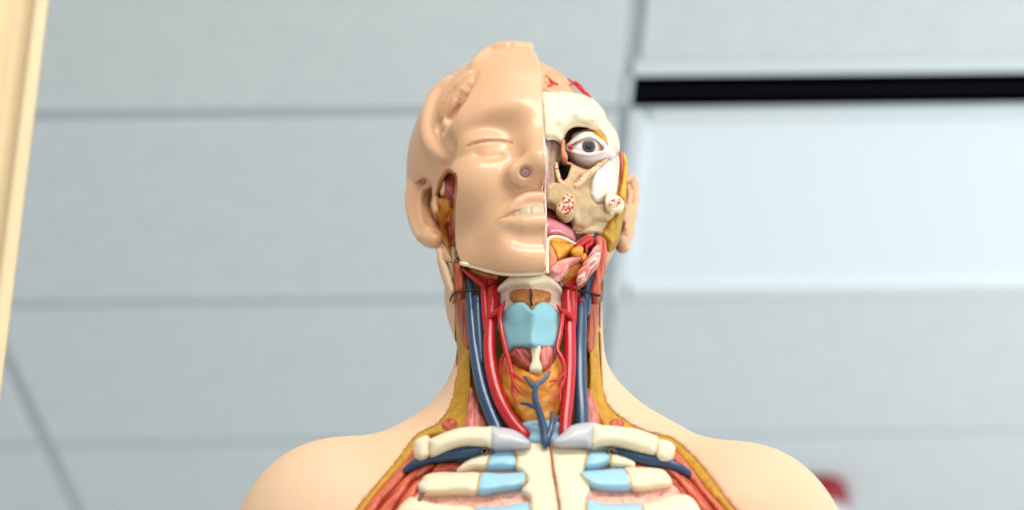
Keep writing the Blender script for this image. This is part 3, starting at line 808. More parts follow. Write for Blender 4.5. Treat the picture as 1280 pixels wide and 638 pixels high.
def brain_fn(x, y, z):
    d = ell(x, y, z, (.004, .013, .056), (.057, .088, .075))
    d = d + .0013 * np.sin(x * 330 + 2.5 * np.sin(z * 210 + y * 90)) * np.sin(y * 260 + 2 * np.sin(x * 190))
    return smax(d, .0035 - x, .001)


gb = Grid((0, -.08, .0), (.07, .11, .140), .0016, HF).base(brain_fn)
brain = gb.build('brain', M['brain'], torso)


def onb(px, off): return [(a, b, HF.to_world(gb.hit(a, b, off))[1]) for a, b in px]


for path, r in (([(682, 94.5), (687, 99), (692, 104), (697, 105.8)], [.0006, .0009, .0013, .0009]), ([(684.5, 108.3), (690, 105.5), (696, 104.8)], [.0006, .0009, .0010]),
                ([(710, 98.6), (717, 104), (724, 110), (731, 116), (738, 121)], [.0006, .0010, .0013, .0013, .0008]), ([(711, 107.5), (716, 104.8)], [.0006, .001]), ([(718.5, 101.6), (725, 107), (730, 114), (735, 118)], [.0006, .0010, .0012, .001])):
    tube('brain_artery', onb(path, .0003), r, M['artery_paint'], brain, 8, label='painted red vessel')

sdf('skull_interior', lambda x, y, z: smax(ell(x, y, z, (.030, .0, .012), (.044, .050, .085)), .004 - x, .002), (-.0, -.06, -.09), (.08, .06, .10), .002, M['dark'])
sdf('head_back', lambda x, y, z: smax(ell(x, y, z, (.018, .042, .020), (.074, .062, .078)), .004 - x, .002), (-.0, -.03, -.07), (.10, .115, .12), .003, M['skin'])

F0 = A([(678, 113, -.070), (680, 145, -.086), (682, 170, -.084), (705, 118, -.068), (738, 122, -.048), (722, 141, -.085), (700, 150, -.087), (722, 155, -.074), (745, 147, -.078), (745, 161, -.066), (757, 178, -.060), (707, 167, -.073), (690, 168, -.083), (752, 135, -.050), (772, 172, -.050), (770, 188, -.056), (762, 155, -.052), (702, 176, -.075)])
fb = pillow('forehead_bone', [(677.5, 113), (690, 112), (702, 113.3), (720, 117), (738, 121.5), (750, 132.5), (755.5, 140), (758, 148), (764, 156), (770.5, 165), (774, 176), (774.5, 186), (770, 192), (764, 190.5), (760, 187), (757.5, 176), (752, 167), (745, 162), (735, 157), (725, 155), (716, 156.5), (710, 161), (705.5, 170), (702, 178.5), (697, 174.5), (690, 171.5), (680.5, 171), (679.5, 150), (678.5, 130)],
            F0, M['bone'], torso, .0040, 7, .003, 3, 3)
pillow('cut_bone_face', [(766, 186), (771, 184.5), (773, 188), (770, 192.5), (766, 194), (764.5, 190)], A([(769, 189, -.0615)]), M['spongy_pale'], fb, .001, 3, .004, 2.2, label='red spotted cut bone')
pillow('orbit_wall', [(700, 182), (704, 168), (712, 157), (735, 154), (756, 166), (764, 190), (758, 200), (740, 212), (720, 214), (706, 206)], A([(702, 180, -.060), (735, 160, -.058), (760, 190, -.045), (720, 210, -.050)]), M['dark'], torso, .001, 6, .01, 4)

# eye
EC = HF.hp(733, 188.5, -.062)


def P2(px, py, y): return HF.hp(px, py, y)


def lid_fn(x, y, z):
    d = cap(x, y, z, EC, EC, .0150)
    d = smin(d, cap(x, y, z, P2(722, 187, -.068), P2(706, 184, -.066), .0075, .0012), .006)
    d = smin(d, cap(x, y, z, P2(750, 188, -.068), P2(763, 192.5, -.062), .0060, .0030), .005)
    return smin(d, cap(x, y, z, P2(763, 192, -.063), P2(764, 194, -.062), .0030, .0030), .003)


gl = Grid(EC - .026, EC + .026, .00055, HF).base(lid_fn)
gl.stroke([(709, 181), (718, 175), (728, 170.5), (739, 169.5), (748, 173), (756, 182)], [.0006, .0010, .0011, .0011, .0010, .0008], 'add', .0015, .0002)
gl.stroke([(708, 187.5), (717, 190.5), (728, 193), (740, 193.3), (751, 190.5), (757, 188.5)], [.0006, .0010, .0011, .0011, .0009, .0006], 'add', .0015, .0)
gl.carve([(708.5, 184.6), (716, 180), (724, 175.5), (733, 172.8), (741, 173.4), (748, 177.5), (755, 186.6), (748, 189.2), (739, 190.8), (728, 190.2), (717, 187.5)], .0030, .0005)
lid = gl.build('eyelid_tissue', M['lid'], torso)
eye = sdf('eyeball', lambda x, y, z: cap(x, y, z, EC, EC, .01335), EC - .018, EC + .018, .0006, M['sclera'])
idir = HF.hp(736.5, 182, -.0755) - EC; idir = idir / np.linalg.norm(idir)


def disc_on_eye(name, r, R, m, parent, off, label=None):
    """a cap of the eyeball: iris and pupil"""
    a = np.cross(idir, (0, 0, 1.0)); a /= np.linalg.norm(a); b = np.cross(a, idir); V = [HF.to_world(EC + idir * R)]; Fc = []
    nr, ns = 5, 28
    for i in range(1, nr + 1):
        ang = r * i / nr
        for k in range(ns):
            t = 2 * math.pi * k / ns; s_ = math.sin(ang)
            V.append(HF.to_world(EC + R * (idir * math.cos(ang) + s_ * (a * math.cos(t) + b * math.sin(t)))))
    for k in range(ns): Fc.append((0, 1 + k, 1 + (k + 1) % ns))
    for i in range(nr - 1):
        for k in range(ns):
            Fc.append((1 + i * ns + k, 1 + (i + 1) * ns + k, 1 + (i + 1) * ns + (k + 1) % ns, 1 + i * ns + (k + 1) % ns))
    base = len(V)                                    # rim goes back into the eyeball
    for k in range(ns): V.append(np.array(V[1 + (nr - 1) * ns + k]) + HF.R @ (-idir * off * 3))
    for k in range(ns): Fc.append((1 + (nr - 1) * ns + k, base + k, base + (k + 1) % ns, 1 + (nr - 1) * ns + (k + 1) % ns))
    return fix_normals(link_mesh(name, np.array(V), Fc, m, parent, label=label))


ir = disc_on_eye('iris', .385, .01375, M['iris'], eye, .0004)
disc_on_eye('pupil', .21, .01395, M['pupil'], ir, .0004)
for q in ([(710, 183), (714.5, 181.6), (716.8, 182.8), (713, 184.2)], [(749.8, 186.6), (752, 185.2), (753.3, 187), (751, 188)]):
    pillow('eye_corner', q, A([(712, 183, -.0745), (752, 186, -.0730)]), M['artery_paint'], eye, .0006, 3, .003, 1.6, label='red corner of the eye')
pillow('upper_eyeball_cover', [(714, 172), (719, 165), (730, 161.5), (742, 163), (752, 171), (756, 180), (748, 174), (738, 169.5), (727, 170.5)], A([(714, 172, -.062), (735, 162, -.062), (755, 178, -.060), (735, 170, -.070)]), M['membrane'], torso, .003, 5, .008, 2.5)
pillow('orbital_fat', [(734, 160), (739, 159.5), (747, 163.5), (753, 168.5), (757, 176), (757.5, 184), (755, 184), (753, 177), (749, 170.5), (742, 164.5), (735, 162)], A([(735, 160, -.068), (757, 182, -.064)]), M['fat_bright'], torso, .002, 3, .006, 2)
pillow('orbital_fat', [(740, 168), (744, 166.8), (749, 170), (753, 175), (756.5, 182), (755.5, 184.5), (752, 180), (748, 174.5), (744, 170.5)], A([(740, 168, -.0765), (755, 182, -.0735)]), M['fat_bright'], torso, .0015, 3, .005, 2)
pillow('tear_gland', [(703, 175.5), (706.3, 175), (706, 180), (706.5, 187), (709.5, 194), (709, 199), (705, 200.5), (702, 196), (701, 187), (701.5, 180)], A([(704, 180, -.0760), (706, 198, -.0755)]), M['salmon'], torso, .003, 4, .007, 2.2)
tubes('muscle_edge', [(T([(704, 204, -.070), (712, 205, -.070), (722, 210, -.069), (734, 213.5, -.068), (745, 210, -.066), (757, 199, -.063), (766, 193, -.058)]), [.0012, .0012, .0011, .0011, .0010, .0009, .0008])], M['salmon'], torso, 8)

# nose lining, upper jaw and cheek bones
pillow('nasal_lining', [(681, 171), (690, 171), (701, 175), (702, 188), (700, 202), (696, 206), (699, 218), (704, 230), (700, 240), (690, 246), (683, 240), (682, 205)], A([(682, 175, -.076), (682, 240, -.078), (702, 178, -.068), (702, 205, -.062), (702, 238, -.068)]), M['mauve'], torso, .003, 7, .012, 3,
       relief=lambda q: .0012 * np.sin(q[:, 0] * .9))
mx = pillow('upper_jaw_bone', [(683, 234), (690, 228), (698, 229), (704, 226), (708.5, 222.5), (712, 213), (715, 206.5), (722, 209), (733, 213), (745, 209), (755, 203), (748, 222), (744, 240), (746, 252), (757, 254), (766, 262), (770, 266), (760, 277), (744, 276), (738, 282), (732, 286), (724, 284.5), (716, 283), (713, 273), (706, 270), (698, 264), (690, 256), (683, 252)],
            A([(683, 245, -.080), (705, 230, -.078), (730, 215, -.070), (755, 205, -.058), (720, 245, -.075), (745, 240, -.058), (765, 262, -.046), (716, 282, -.064), (740, 280, -.050), (690, 255, -.078)]), M['bone_beige'], torso, .004, 7, .006, 3, 4,
            relief=lambda q: .004 * np.exp(-(((q[:, 0] - 724) / 6.5) ** 2 + ((q[:, 1] - 275) / 8) ** 2)) + .003 * np.exp(-(((q[:, 0] - 735) / 14) ** 2 + ((q[:, 1] - 258) / 7) ** 2)) - .003 * np.exp(-(((q[:, 0] - 727) / 9) ** 2 + ((q[:, 1] - 232) / 9) ** 2)))
pillow('sinus_shade_slab', [(701, 210), (704, 205), (709, 203.5), (716, 205.5), (713, 213), (709, 222), (704.5, 224.5), (700.5, 218)], A([(707, 213, -.0640)]), M['black'], torso, .0005, 4, .008, 2.5, label='black slab standing for the shade inside the sinus hole')  # solid black slab imitates the dark depth of the hole
pillow('spongy_bone_edge', [(694, 203), (697, 204), (698.5, 212), (701.5, 222), (705.5, 228.5), (704.5, 233), (700, 230), (696, 220), (694, 211)], A([(695, 205, -.0745), (704, 230, -.0815)]), M['spongy_pale'], mx, .0006, 3, .006, 2.2, label='red spotted cut bone')
pillow('spongy_bone_edge', [(757.5, 197.5), (760, 199), (749.5, 207.5), (738, 217.8), (727, 228), (721, 232), (717.5, 231), (721, 227), (732, 216.5), (745, 206)], A([(758, 198, -.0650), (738, 216, -.0745), (718, 231, -.0808)]), M['spongy_pale'], mx, .0006, 3, .006, 2.2, label='red spotted cut bone')
so = pillow('cut_jaw_rim', [(706, 242), (712, 240.5), (718, 244), (719.5, 256), (718, 263), (713, 269.5), (705, 271.5), (699, 267.5), (695, 261.5), (697, 255), (701, 247)], A([(708, 242, -.0835), (707, 270, -.0815)]), M['bone_beige'], torso, .001, 3, .008, 2.5)
pillow('spongy_bone', [(707, 244), (712, 242.8), (716, 246), (717, 256), (715.5, 262), (711, 267), (705, 268.5), (700.5, 265.5), (698, 261), (700, 254.5), (703.5, 248)], A([(708, 242, -.0845), (707, 270, -.0825)]), M['spongy'], so, .0006, 3, .005, 2.2, label='red spotted cut bone')
pillow('cheek_bone', [(766, 193), (772, 193), (774.5, 200), (774, 218), (772, 234), (769.5, 244), (760, 248), (752, 253), (745, 253), (738.5, 246), (739, 232), (742.5, 217), (748, 208), (757, 200)],
       A([(770, 195, -.054), (774, 215, -.044), (770, 242, -.044), (740, 240, -.064), (748, 212, -.062), (756, 230, -.062), (748, 250, -.058)]), M['bone_white'], torso, .005, 9, .010, 3)
zy = pillow('cheek_bone_stump', [(757, 246), (763, 242), (770, 243.5), (777, 248), (780.5, 255), (777, 262), (770, 263.5), (763, 264), (757, 259)], A([(758, 252, -.060), (780, 254, -.050)]), M['bone'], torso, .003, 5, .004, 3)
pillow('spongy_bone', [(761, 255), (764, 250.5), (770, 248.4), (776, 249.5), (777, 253), (773, 257), (766, 259.5), (762, 259)], A([(758, 252, -.0635), (780, 254, -.0535)]), M['spongy'], zy, .0006, 3, .004, 2.2, label='red spotted cut bone')
pillow('temple_muscle', [(774, 192), (778.5, 191.5), (779.5, 202), (777, 225), (774.5, 242), (771, 246), (772.5, 230), (774.5, 212)], A([(777, 195, -.042), (773, 243, -.042)]), M['mus'], torso, .002, 3, .008, 2.5)
pillow('temple_fat', [(778, 191.5), (781.5, 192.5), (783.5, 200), (784, 215), (783, 235), (781, 251), (777, 249), (774, 245), (777, 226), (779.5, 205)], A([(780, 195, -.040), (778, 248, -.042)]), M['fat_bright'], torso, .002, 3, .010, 2.5)
pillow('jaw_branch', [(741, 276), (744, 268), (757, 264), (766, 264), (764, 276), (758, 288), (757, 298), (748, 292), (737, 290.5), (728, 290), (719, 290), (722, 286), (732, 284)], A([(742, 270, -.046), (768, 264, -.040), (756, 294, -.040), (722, 289, -.056)]), M['bone_tan'], torso, .003, 5, .005, 3)
pillow('cheek_gland', [(779, 257), (772, 263), (765, 268.5), (759, 276), (755, 285), (753.5, 295), (757.5, 301), (765, 304.5), (770, 299), (775, 291), (777.5, 276), (779.5, 266)], A([(778, 260, -.036), (755, 290, -.042), (765, 303, -.040), (776, 285, -.030)]), M['fat_olive'], torso, .006, 9, .012, 3, relief=lambda q: .001 * np.sin(q[:, 0] * .8 + np.sin(q[:, 1] * .6)))

# mouth floor, tongue and throat
pillow('palate', [(681, 246), (690, 252), (697, 260), (706, 268), (714, 270), (717, 282), (724, 288), (742, 290), (756, 299), (752, 312), (735, 330), (715, 345), (690, 345), (682, 330)], A([(682, 250, -.066), (715, 275, -.056), (720, 330, -.050), (752, 305, -.030), (690, 340, -.06)]), M['palate'], torso, .002, 6, .02, 4)
pillow('tongue', [(680, 272.5), (688, 273), (699, 277), (708, 281), (715, 287), (719, 295), (720, 302.5), (714, 302), (706, 298.5), (695, 295.5), (681, 295)], A([(681, 284, -.080), (700, 286, -.074), (719, 298, -.060)]), M['tongue'], torso, .007, 9, .02, 2.5)
pillow('jaw_fat', [(685, 299), (695, 297.5), (708, 300), (718, 303.5), (713, 312), (706, 316), (698, 323), (694, 315)], A([(685, 300, -.082), (718, 304, -.066), (698, 322, -.078)]), M['gland_bright'], torso, .003, 6, .012, 2.5)
pillow('chin_muscle', [(685, 302), (690, 308), (694, 317), (696, 325), (691, 333), (685, 337), (684.5, 320)], A([(686, 305, -.0815), (690, 330, -.0810)]), M['salmon'], torso, .002, 4, .010, 2.5)
tubes('jaw_rim', [(T([(684, 341, -.087), (684, 325, -.088), (684.3, 306, -.088), (686, 298.5, -.087), (691, 296.3, -.085), (698, 296.3, -.083), (706, 298.5, -.078), (713, 302, -.072), (719, 305, -.066)]), [.0013, .0012, .0012, .0012, .0012, .0012, .0012, .0012, .0008])], M['bone'], torso, 8)
pillow('salivary_gland', [(713, 314), (717, 310), (723, 307.5), (729, 309.5), (728, 316), (721, 320), (715, 320)], A([(721, 313, -.068)]), M['gland_bright'], torso, .005, 7, .008, 2.5)
pillow('salivary_gland', [(726, 319), (730, 316.5), (733.5, 319), (732, 326), (727.5, 328), (725, 324)], A([(729, 321, -.062)]), M['gland_bright'], torso, .003, 5, .008, 2.5)
pillow('mouth_floor_muscle', [(686, 337), (693, 329), (703, 324.5), (715, 321.5), (725, 321), (726, 324.5), (717, 327), (710, 329.5), (711, 334), (706, 339.5), (697, 343), (689, 341)], A([(688, 338, -.081), (710, 330, -.076), (725, 324, -.064)]), M['mus_pink_side'], torso, .004, 6, .010, 2.5)
pillow('jaw_gland', [(702, 342), (711, 334), (716, 330.5), (726, 328.5), (728, 333), (724, 344), (718, 350.5), (709, 351), (703, 348)], A([(704, 343, -.070), (726, 332, -.058), (715, 350, -.062)]), M['gland_brown'], torso, .004, 7, .012, 2.5)
pillow('neck_strap_muscle', [(735, 321), (743, 309), (749, 306), (751, 314), (748, 326), (737, 338), (731, 348), (722, 353), (721, 345), (727, 333)], A([(745, 308, -.060), (725, 348, -.070)]), M['mus_stripe'], torso, .003, 6, .010, 2.5)
pillow('throat_muscle', [(719, 304), (728, 297), (737, 291.5), (744, 291.5), (741, 297), (734, 300), (728, 307), (722, 309)], A([(722, 304, -.056), (742, 293, -.044)]), M['mus_stripe'], torso, .003, 5, .008, 2.5)
tubes('face_artery', [(T([(722, 309, -.064), (728, 303.5, -.060), (734, 300, -.056), (739, 299.5, -.053), (738, 305, -.055), (733, 309, -.058), (733, 317, -.058)]), [.0020, .0026, .0028, .0024, .0022, .0020, .0014]), (T([(702, 351, -.060), (712, 356, -.058), (722, 354, -.054), (730, 345, -.050)]), [.0030, .0042, .0042, .0026])], M['artery'], torso, 12)
tubes('jaw_vein', [(T([(734, 308, -.048), (740, 303, -.046), (744, 297, -.043), (743, 293, -.04)]), [.0022, .0030, .0030, .0022])], M['vein_dark'], torso, 12)
pillow('throat_band', [(695, 341), (701, 344), (704, 351), (702, 356), (697, 350)], A([(700, 348, -.062)]), M['membrane'], torso, .002, 4, .006, 2.5)

# ------------------------------------------------------------------ ears
def ear(name, yl, outline, fill, anti, concha, tragus, lobe, rr=1.0, helix=.0036, root=None):
    pts = lambda q, dy=0.0: [HF.hp(a, b, yl(a, b) + dy) for a, b in q]
    o = np.array(pts(outline)); ge = Grid(o.min(0) - (.036 if root else .024), o.max(0) + (.03 if root else .024), .0008, HF)
    fp = pts(fill, .0095)

    def fn(x, y, z):
        d = None
        for i in range(len(fp) - 1):
            e = cap(x, y, z, fp[i], fp[i + 1], .0080 * rr); d = e if d is None else smin(d, e, .006)
        return d
    ge.base(fn)
    q = crom(pts(outline), 5); ge.chain(q, list(np.interp(np.linspace(0, 1, len(q)), [0, .12, .7, 1], [helix * .7, helix, helix * .9, helix])), 'add', .0022)
    q = crom(pts(anti, .002), 5); ge.chain(q, .0026 * rr ** .5, 'add', .003)
    ge.chain(pts(concha[0], .001), concha[1], 'sub', .003)
    if root: ge.chain([np.array(root[0]), np.array(root[1])], [.010, .014], 'add', .006)
    ge.chain(pts(tragus, -.001), [.0024, .0030, .0022], 'add', .003)
    ge.chain(pts(lobe), [.0052, .0058], 'add', .006)
    return ge.build(name, M['skin'], torso)


ear('ear', lambda a, b: -.016 + (549 - a) / 40 * .030,
    [(546, 236), (540, 225), (531, 218.5), (521, 220), (514.5, 228), (511.8, 242), (512, 257), (515, 272), (519, 285), (526, 297)],
    [(531, 230), (524, 242), (522, 258), (526, 274), (533, 288), (541, 298)], [(537, 231), (528, 238), (524, 252), (525.5, 268), (531, 282), (539, 289)],
    ([(540, 246), (536, 260), (537, 274)], [.0042, .0062, .0050]), [(545, 247), (543.5, 256), (545, 264)], [(533, 298), (543, 301)])
ear('ear', lambda a, b: -.008 + (a - 778) / 20 * .024,
    [(784, 226), (787, 221.5), (791.5, 222.5), (794.8, 231), (795, 244), (792.5, 258), (790, 272), (787.5, 286), (783, 300)],
    [(787, 230), (788, 250), (785, 270), (782, 290), (779, 303)], [(785, 234), (787, 248), (785.5, 262), (783, 276), (782, 286)],
    ([(790, 236), (789.5, 252)], [.0022, .0026]), [(781, 258), (782, 267), (780, 275)], [(777, 302), (778.5, 308)], .70, .0027, ((.080, .022, .012), (.062, .034, .010)))

# ------------------------------------------------------------------ finishing the closed half: teeth, nostril, cheek window, jaw rim
tg = Grid((-.04, -.115, -.09), (.006, -.04, -.045), .0007, HF)
tg.base(lambda x, y, z: smax(smax(ell(x, y, z, (0, -.062, -.068), (.034, .0325, .030)), np.abs(z + .066) - .011, .002), x - .0025, .0004)
        + .0005 * np.exp(-((((x + .004) % .0082) - .0041) / .0007) ** 2))
tg.build('teeth', M['teeth'], face)
nh = g.hit(657, 214.5)
sdf('nostril_lining', lambda x, y, z: ell(x, y, z, nh + np.array([0, .0015, 0]), (.0046, .0046, .0046)) + .0003 * np.sin(x * 1600) * np.sin(z * 1500), nh - .008, nh + .008, .0006, M['nostril'], face)
fz = on(g)


def inset(off):
    return lambda q: fz(q) - off


ctr = [(550, 235), (562, 230), (562, 260), (556, 285), (566, 300), (568, 325)]
cf = field([(a, b, y) for (a, b), y in zip(ctr, fz(ctr))])
off = lambda d: (lambda q: cf(q) - d)
pillow('cheek_muscle', [(556, 224), (565, 215), (573, 222), (572, 240), (571, 258), (560, 262), (554, 246)], off(.0045), M['mus_red'], face, .003, 6, .010, 2.5)
pillow('cheek_muscle', [(560, 268), (568, 264), (571, 290), (571, 312), (563, 312), (557, 290)], off(.0045), M['mus_pink'], face, .003, 6, .010, 2.5)
pillow('cheek_gland', [(546, 252), (550, 247.5), (558, 247.5), (563.5, 251), (564, 259), (571, 260.5), (570, 265.5), (562, 266), (558, 271), (557.5, 284), (563, 303), (564.5, 322), (557, 307), (549, 290), (545.5, 272)], off(.0070), M['gland'], face, .004, 6, .010, 2.5, relief=lambda q: .0008 * np.sin(q[:, 0] * .9 + np.sin(q[:, 1] * .7)))
pillow('jaw_bone', [(563.5, 309), (570, 309), (571, 322), (577, 330), (570, 331), (565.5, 322)], off(.0085), M['bone'], face, .002, 4, .010, 2.5)
pillow('cheek_bone', [(550.5, 232), (555, 224), (556.5, 232), (556, 240), (550.5, 242)], off(.0075), M['bone'], face, .002, 4, .008, 2.2)
tubes('cheek_fat_edge', [([(a, b, y - .0012) for (a, b), y in zip([(546.5, 262), (545.5, 248), (549.5, 230), (556, 217.5), (562, 213.5), (568, 216)], fz([(541, 262), (540, 248), (544, 228), (552, 212), (560, 207), (570, 209)]))], [.0010, .0014, .0016, .0015, .0012, .0008])], M['gland_brown'], face, 10)
jr = [(565, 321), (569, 330.5), (577, 332), (588, 334.5), (600, 338), (615, 342), (630, 344.6), (645, 345.2), (660, 344.8), (672, 343.6), (682.5, 341.5)]
ys = [HF.to_world(g.hit(a, b - 5))[1] + .0035 for a, b in jr]
tube('jaw_rim', [(a, b - 2.2, y) for (a, b), y in zip(jr, ys)], [.0014, .0018, .0017, .0017, .0016, .0016, .0016, .0016, .0016, .0016, .0016], M['bone'], face, 10, label='cream bone rim')
tube('cut_edge', [(a, b, HF.to_world(g.hit(a - 2.2, b))[1]) for a, b in ((679.6, 172), (680, 190), (682.3, 212), (681.3, 240), (682.0, 258), (682.5, 285), (682.8, 310), (683, 338))], .0008, M['cutpink'], face, 8, label='pale pink cut edge')
pillow('jaw_gland', [(585, 336), (591, 333.5), (600, 336.5), (612, 341), (622, 344), (612, 345.8), (598, 344), (588, 341)], [(585, 336, 1.146), (622, 344, 1.130)], M['gland_brown'], torso, .004, 6, .012, 2.5)
# ------------------------------------------------------------------ the room
W = bpy.data.worlds.new('World'); S.world = W; W.use_nodes = True
W.node_tree.nodes['Background'].inputs[0].default_value = (0.87, 0.945, 0.98, 1)
W.node_tree.nodes['Background'].inputs[1].default_value = 0.56
M['tile'] = mat('mineral_ceiling_tile', (232, 233, 231), 0.95, 0.05, (222, 224, 223), 30, 0.6, bump=0.5, bscale=260, bdist=.001)
M['grid'] = mat('ceiling_grid_metal', (190, 197, 199), 0.6, 0.2)
M['frame'] = mat('white_enamel', (234, 238, 238), 0.45, 0.3)
M['slot'] = mat('black_slot', (5, 5, 6), 0.9, 0.0)
M['blade'] = mat('black_blade', (22, 25, 36), 0.7, 0.1)
M['curtain'] = mat('cream_fabric', (226, 203, 164), 0.85, 0.1, (222, 197, 156), 50, 0.5)
M['red'] = mat('dark_red_plastic', (150, 20, 32), 0.35, 0.5)
M['lens'] = mat('white_lens', (238, 236, 244), 0.3, 0.5)
M['floor'] = mat('grey_vinyl_floor', (210, 217, 221), 0.5, 0.3, (200, 207, 211), 8, 0.5)
M['counter'] = mat('white_laminate', (226, 222, 214), 0.4, 0.4)
M['base'] = mat('black_base', (30, 30, 32), 0.4, 0.4)
M['panel'] = mat('light_diffuser', (236, 240, 242), 0.6, 0.2)
b = M['panel'].node_tree.nodes['Principled BSDF']
b.inputs['Emission Color'].default_value = (0.84, 0.93, 1.0, 1); b.inputs['Emission Strength'].default_value = 0.10

H = 2.82; PSI = 0.0199


def CP(r, d, z): return (r * math.cos(PSI) - d * math.sin(PSI), r * math.sin(PSI) + d * math.cos(PSI), z)


def boxes(name, bs, m, parent=None, bevel=0.0, midx=None, raw=False):
    """boxes r0,r1,d0,d1,z0,z1 along the ceiling grid (raw: along the world axes)"""
    V, F, K = [], [], []
    for i, (r0, r1, d0, d1, z0, z1) in enumerate(bs):
        o = len(V)
        for z in (z0, z1):
            for r, d in ((r0, d0), (r1, d0), (r1, d1), (r0, d1)):
                V.append((r, d, z) if raw else CP(r, d, z))
        F += [tuple(o + k for k in f) for f in ((0, 3, 2, 1), (4, 5, 6, 7), (0, 1, 5, 4), (1, 2, 6, 5), (2, 3, 7, 6), (3, 0, 4, 7))]
        K += [midx[i] if midx else 0] * 6
    o = link_mesh(name, V, F, m, parent, False, K)
    if bevel:
        w = o.modifiers.new('bevel', 'BEVEL'); w.width = bevel; w.segments = 2
    return o


R0, D0, TW, TD = 0.245, 2.42, 1.22, 0.61
bs, mi = [(-4.5, 4.5, -3.0, 7.0, H + .03, H + .06)], [1]
for i in range(-4, 4):
    for j in range(-9, 8):
        r, d = R0 + i * TW, D0 + j * TD
        if i == 0 and j == 0: continue                       # the light sits here
        d1 = d + TD - .013
        if i == 0 and j == -1: d1 = 2.290                    # shorter tile beside the slot diffuser
        bs.append((r + .013, r + TW - .013, d + .013, d1, H, H + .012)); mi.append(0)
for i in range(-4, 5):
    bs.append((R0 + i * TW - .014, R0 + i * TW + .014, -3.0, 7.0, H + .006, H + .031)); mi.append(1)
for j in range(-9, 9):
    bs.append((-4.5, 4.5, D0 + j * TD - .014, D0 + j * TD + .014, H + .0065, H + .0311)); mi.append(1)
c_ = boxes('ceiling', bs, [M['tile'], M['grid']], None, .003, mi); tag(c_, kind='structure')
fl = boxes('floor', [(-4.5, 4.5, -3.0, 7.0, -.05, 0)], M['floor']); tag(fl, kind='structure')

lt = empty('ceiling_light', CP(R0 + TW / 2, D0 + TD / 2, H)); tag(lt, 'wide pale recessed ceiling light panel with a white frame, upper right', 'ceiling light')
r0, r1, d0, d1 = R0 + .004, R0 + TW - .004, D0 + .004, D0 + TD - .004
boxes('frame', [(r0, r0 + .028, d0, d1, H - .004, H + .03), (r1 - .035, r1, d0, d1, H - .004, H + .03), (r0 + .035, r1 - .035, d0, d0 + .035, H - .004, H + .03), (r0 + .035, r1 - .035, d1 - .035, d1, H - .004, H + .03)], M['frame'], lt, .003)
boxes('diffuser', [(r0 + .03, r1 - .03, d0 + .03, d1 - .03, H + .012, H + .024)], M['panel'], lt)
sd = empty('slot_diffuser', CP(R0 + TW / 2, 2.37, H)); tag(sd, 'long black linear air slot in the ceiling beside the light panel', 'air vent')
boxes('flange', [(R0 + .004, R0 + TW, 2.292, 2.334, H - .001, H + .02), (R0 + .004, R0 + TW, 2.403, 2.416, H - .001, H + .02), (R0 - .006, R0 + .010, 2.334, 2.403, H - .001, H + .02)], M['frame'], sd, .002)
boxes('slot', [(R0 + .006, R0 + TW, 2.327, 2.411, H - .0012, H + .02)], M['slot'], sd)
boxes('blade', [(R0 + .010, R0 + TW - .004, 2.364, 2.372, H - .003, H + .006)], M['blade'], sd, .002)

al = empty('ceiling_alarm', (0, 0, 0)); tag(al, 'dark red round ceiling alarm with white lower part, out of focus behind the right shoulder', 'alarm')
ac = ray(1023, 622); ac = ac * ((H - .03 - CZ) / ac[2]) + np.array([0, 0, CZ])


def lathe(name, prof, m, parent, seg=32, c=(0, 0)):
    V, F = [], []
    for r, z in prof:
        for k in range(seg): V.append((c[0] + r * math.cos(2 * math.pi * k / seg), c[1] + r * math.sin(2 * math.pi * k / seg), z))
    n = len(prof)
    for i in range(n - 1):
        for k in range(seg): F.append((i * seg + k, i * seg + (k + 1) % seg, (i + 1) * seg + (k + 1) % seg, (i + 1) * seg + k))
    F.append(tuple(range(seg))); F.append(tuple(range((n - 1) * seg, n * seg)))
    return fix_normals(link_mesh(name, V, F, m, parent))


al.location = (ac[0], ac[1], H)
lathe('base', [(.05, H), (.064, H - .004), (.070, H - .014), (.072, H - .03), (.070, H - .055), (.062, H - .064)], M['red'], al, c=ac)
lathe('lens', [(.060, H - .062), (.060, H - .10), (.052, H - .125), (.03, H - .14), (.004, H - .144)], M['lens'], al, c=ac)

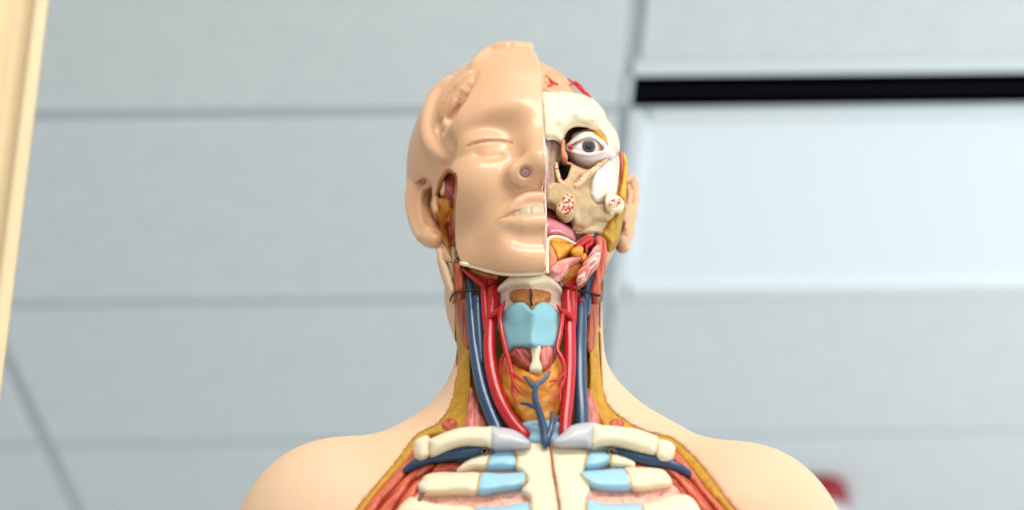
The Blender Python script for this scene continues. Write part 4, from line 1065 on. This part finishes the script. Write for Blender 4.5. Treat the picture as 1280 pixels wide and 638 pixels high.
# curtain at the left edge, hanging from the ceiling
e0, e1 = P(58.5, 0, 1.32), P(4.5, 440, 1.32)
sl = (e0 - e1) / (e0[2] - e1[2])
prof = [(0, .004), (.003, -.004), (.009, -.006), (.016, .002), (.026, .006), (.034, -.002), (.044, -.009), (.07, -.010), (.11, -.002), (.15, .020), (.19, .026), (.23, .010), (.28, -.012), (.34, -.008), (.40, .016), (.46, .022), (.52, 0), (.6, -.012), (.68, .010)]
V, F = [], []
cu = [np.array(a) for a in crom(prof, 4)]
zs = [.02, .6, 1.2, 1.5, 1.8, 2.1, 2.4, H - .03]
for t in (0, .003):
    for z in zs:
        p = e1 + sl * (z - e1[2])
        for u, w in cu: V.append((p[0] - u, p[1] + w + t, z))
m_, k_ = len(cu), len(zs)
for s_ in (0, 1):
    for i in range(k_ - 1):
        for j in range(m_ - 1):
            a = s_ * m_ * k_ + i * m_ + j; f = (a, a + 1, a + m_ + 1, a + m_); F.append(f if s_ else f[::-1])
n_ = m_ * k_
for i in range(k_ - 1):
    for j in (0, m_ - 1):
        a = i * m_ + j; F.append((a, a + m_, a + m_ + n_, a + n_))
for i in (0, k_ - 1):
    for j in range(m_ - 1):
        a = i * m_ + j; F.append((a, a + 1, a + 1 + n_, a + n_))
cr = empty('curtain', e1 + sl * (.02 - e1[2])); tag(cr, 'cream fabric curtain with hemmed edge hanging at the left', 'curtain')
fix_normals(link_mesh('fabric', np.array(V), F, M['curtain'], cr))
top = e1 + sl * (H - .03 - e1[2])
boxes('rail', [(top[0] - .72, top[0] + .02, top[1] - .02, top[1] + .03, H - .032, H)], M['frame'], cr, .002, raw=True)

# counter the torso stands on
ct = empty('lab_counter', (.32, 1.2, 0)); tag(ct, 'white laminate counter carrying the torso model', 'counter')
boxes('worktop', [(-.30, .95, .98, 1.62, .91, .95)], M['counter'], ct, .004, raw=True)
boxes('cabinet', [(-.28, .93, 1.04, 1.60, .0, .91)], M['counter'], ct, .003, raw=True)
tb = boxes('stand', [(-.17, .19, 1.09, 1.31, .95, .99)], M['base'], torso, .01, raw=True)


def area(name, loc, target, size, power, color=(1, 1, 1)):
    l = bpy.data.lights.new(name, 'AREA'); l.shape = 'RECTANGLE'; l.size, l.size_y = size; l.energy = power; l.color = color
    o = bpy.data.objects.new(name, l); COL.objects.link(o); o.location = loc
    o.rotation_euler = (Vector(target) - Vector(loc)).to_track_quat('-Z', 'Y').to_euler(); return o


area('ceiling_lamp', (0.25, 0.15, 2.80), (.1, .7, 1.3), (1.2, 0.6), 34, (1, 0.96, 0.90))
area('unseen_daylight', (1.0, -2.4, 1.9), (0.2, 1.2, 1.75), (2.6, 1.5), 18, (1.0, 0.97, 0.93))
area('unseen_daylight', (3.8, 1.8, 1.0), (1.6, 3.0, 2.82), (2.6, 1.4), 78, (0.93, 0.98, 1.0))  # added side lamp, tilted up to brighten the ceiling towards the right
S.view_settings.exposure = 0.36
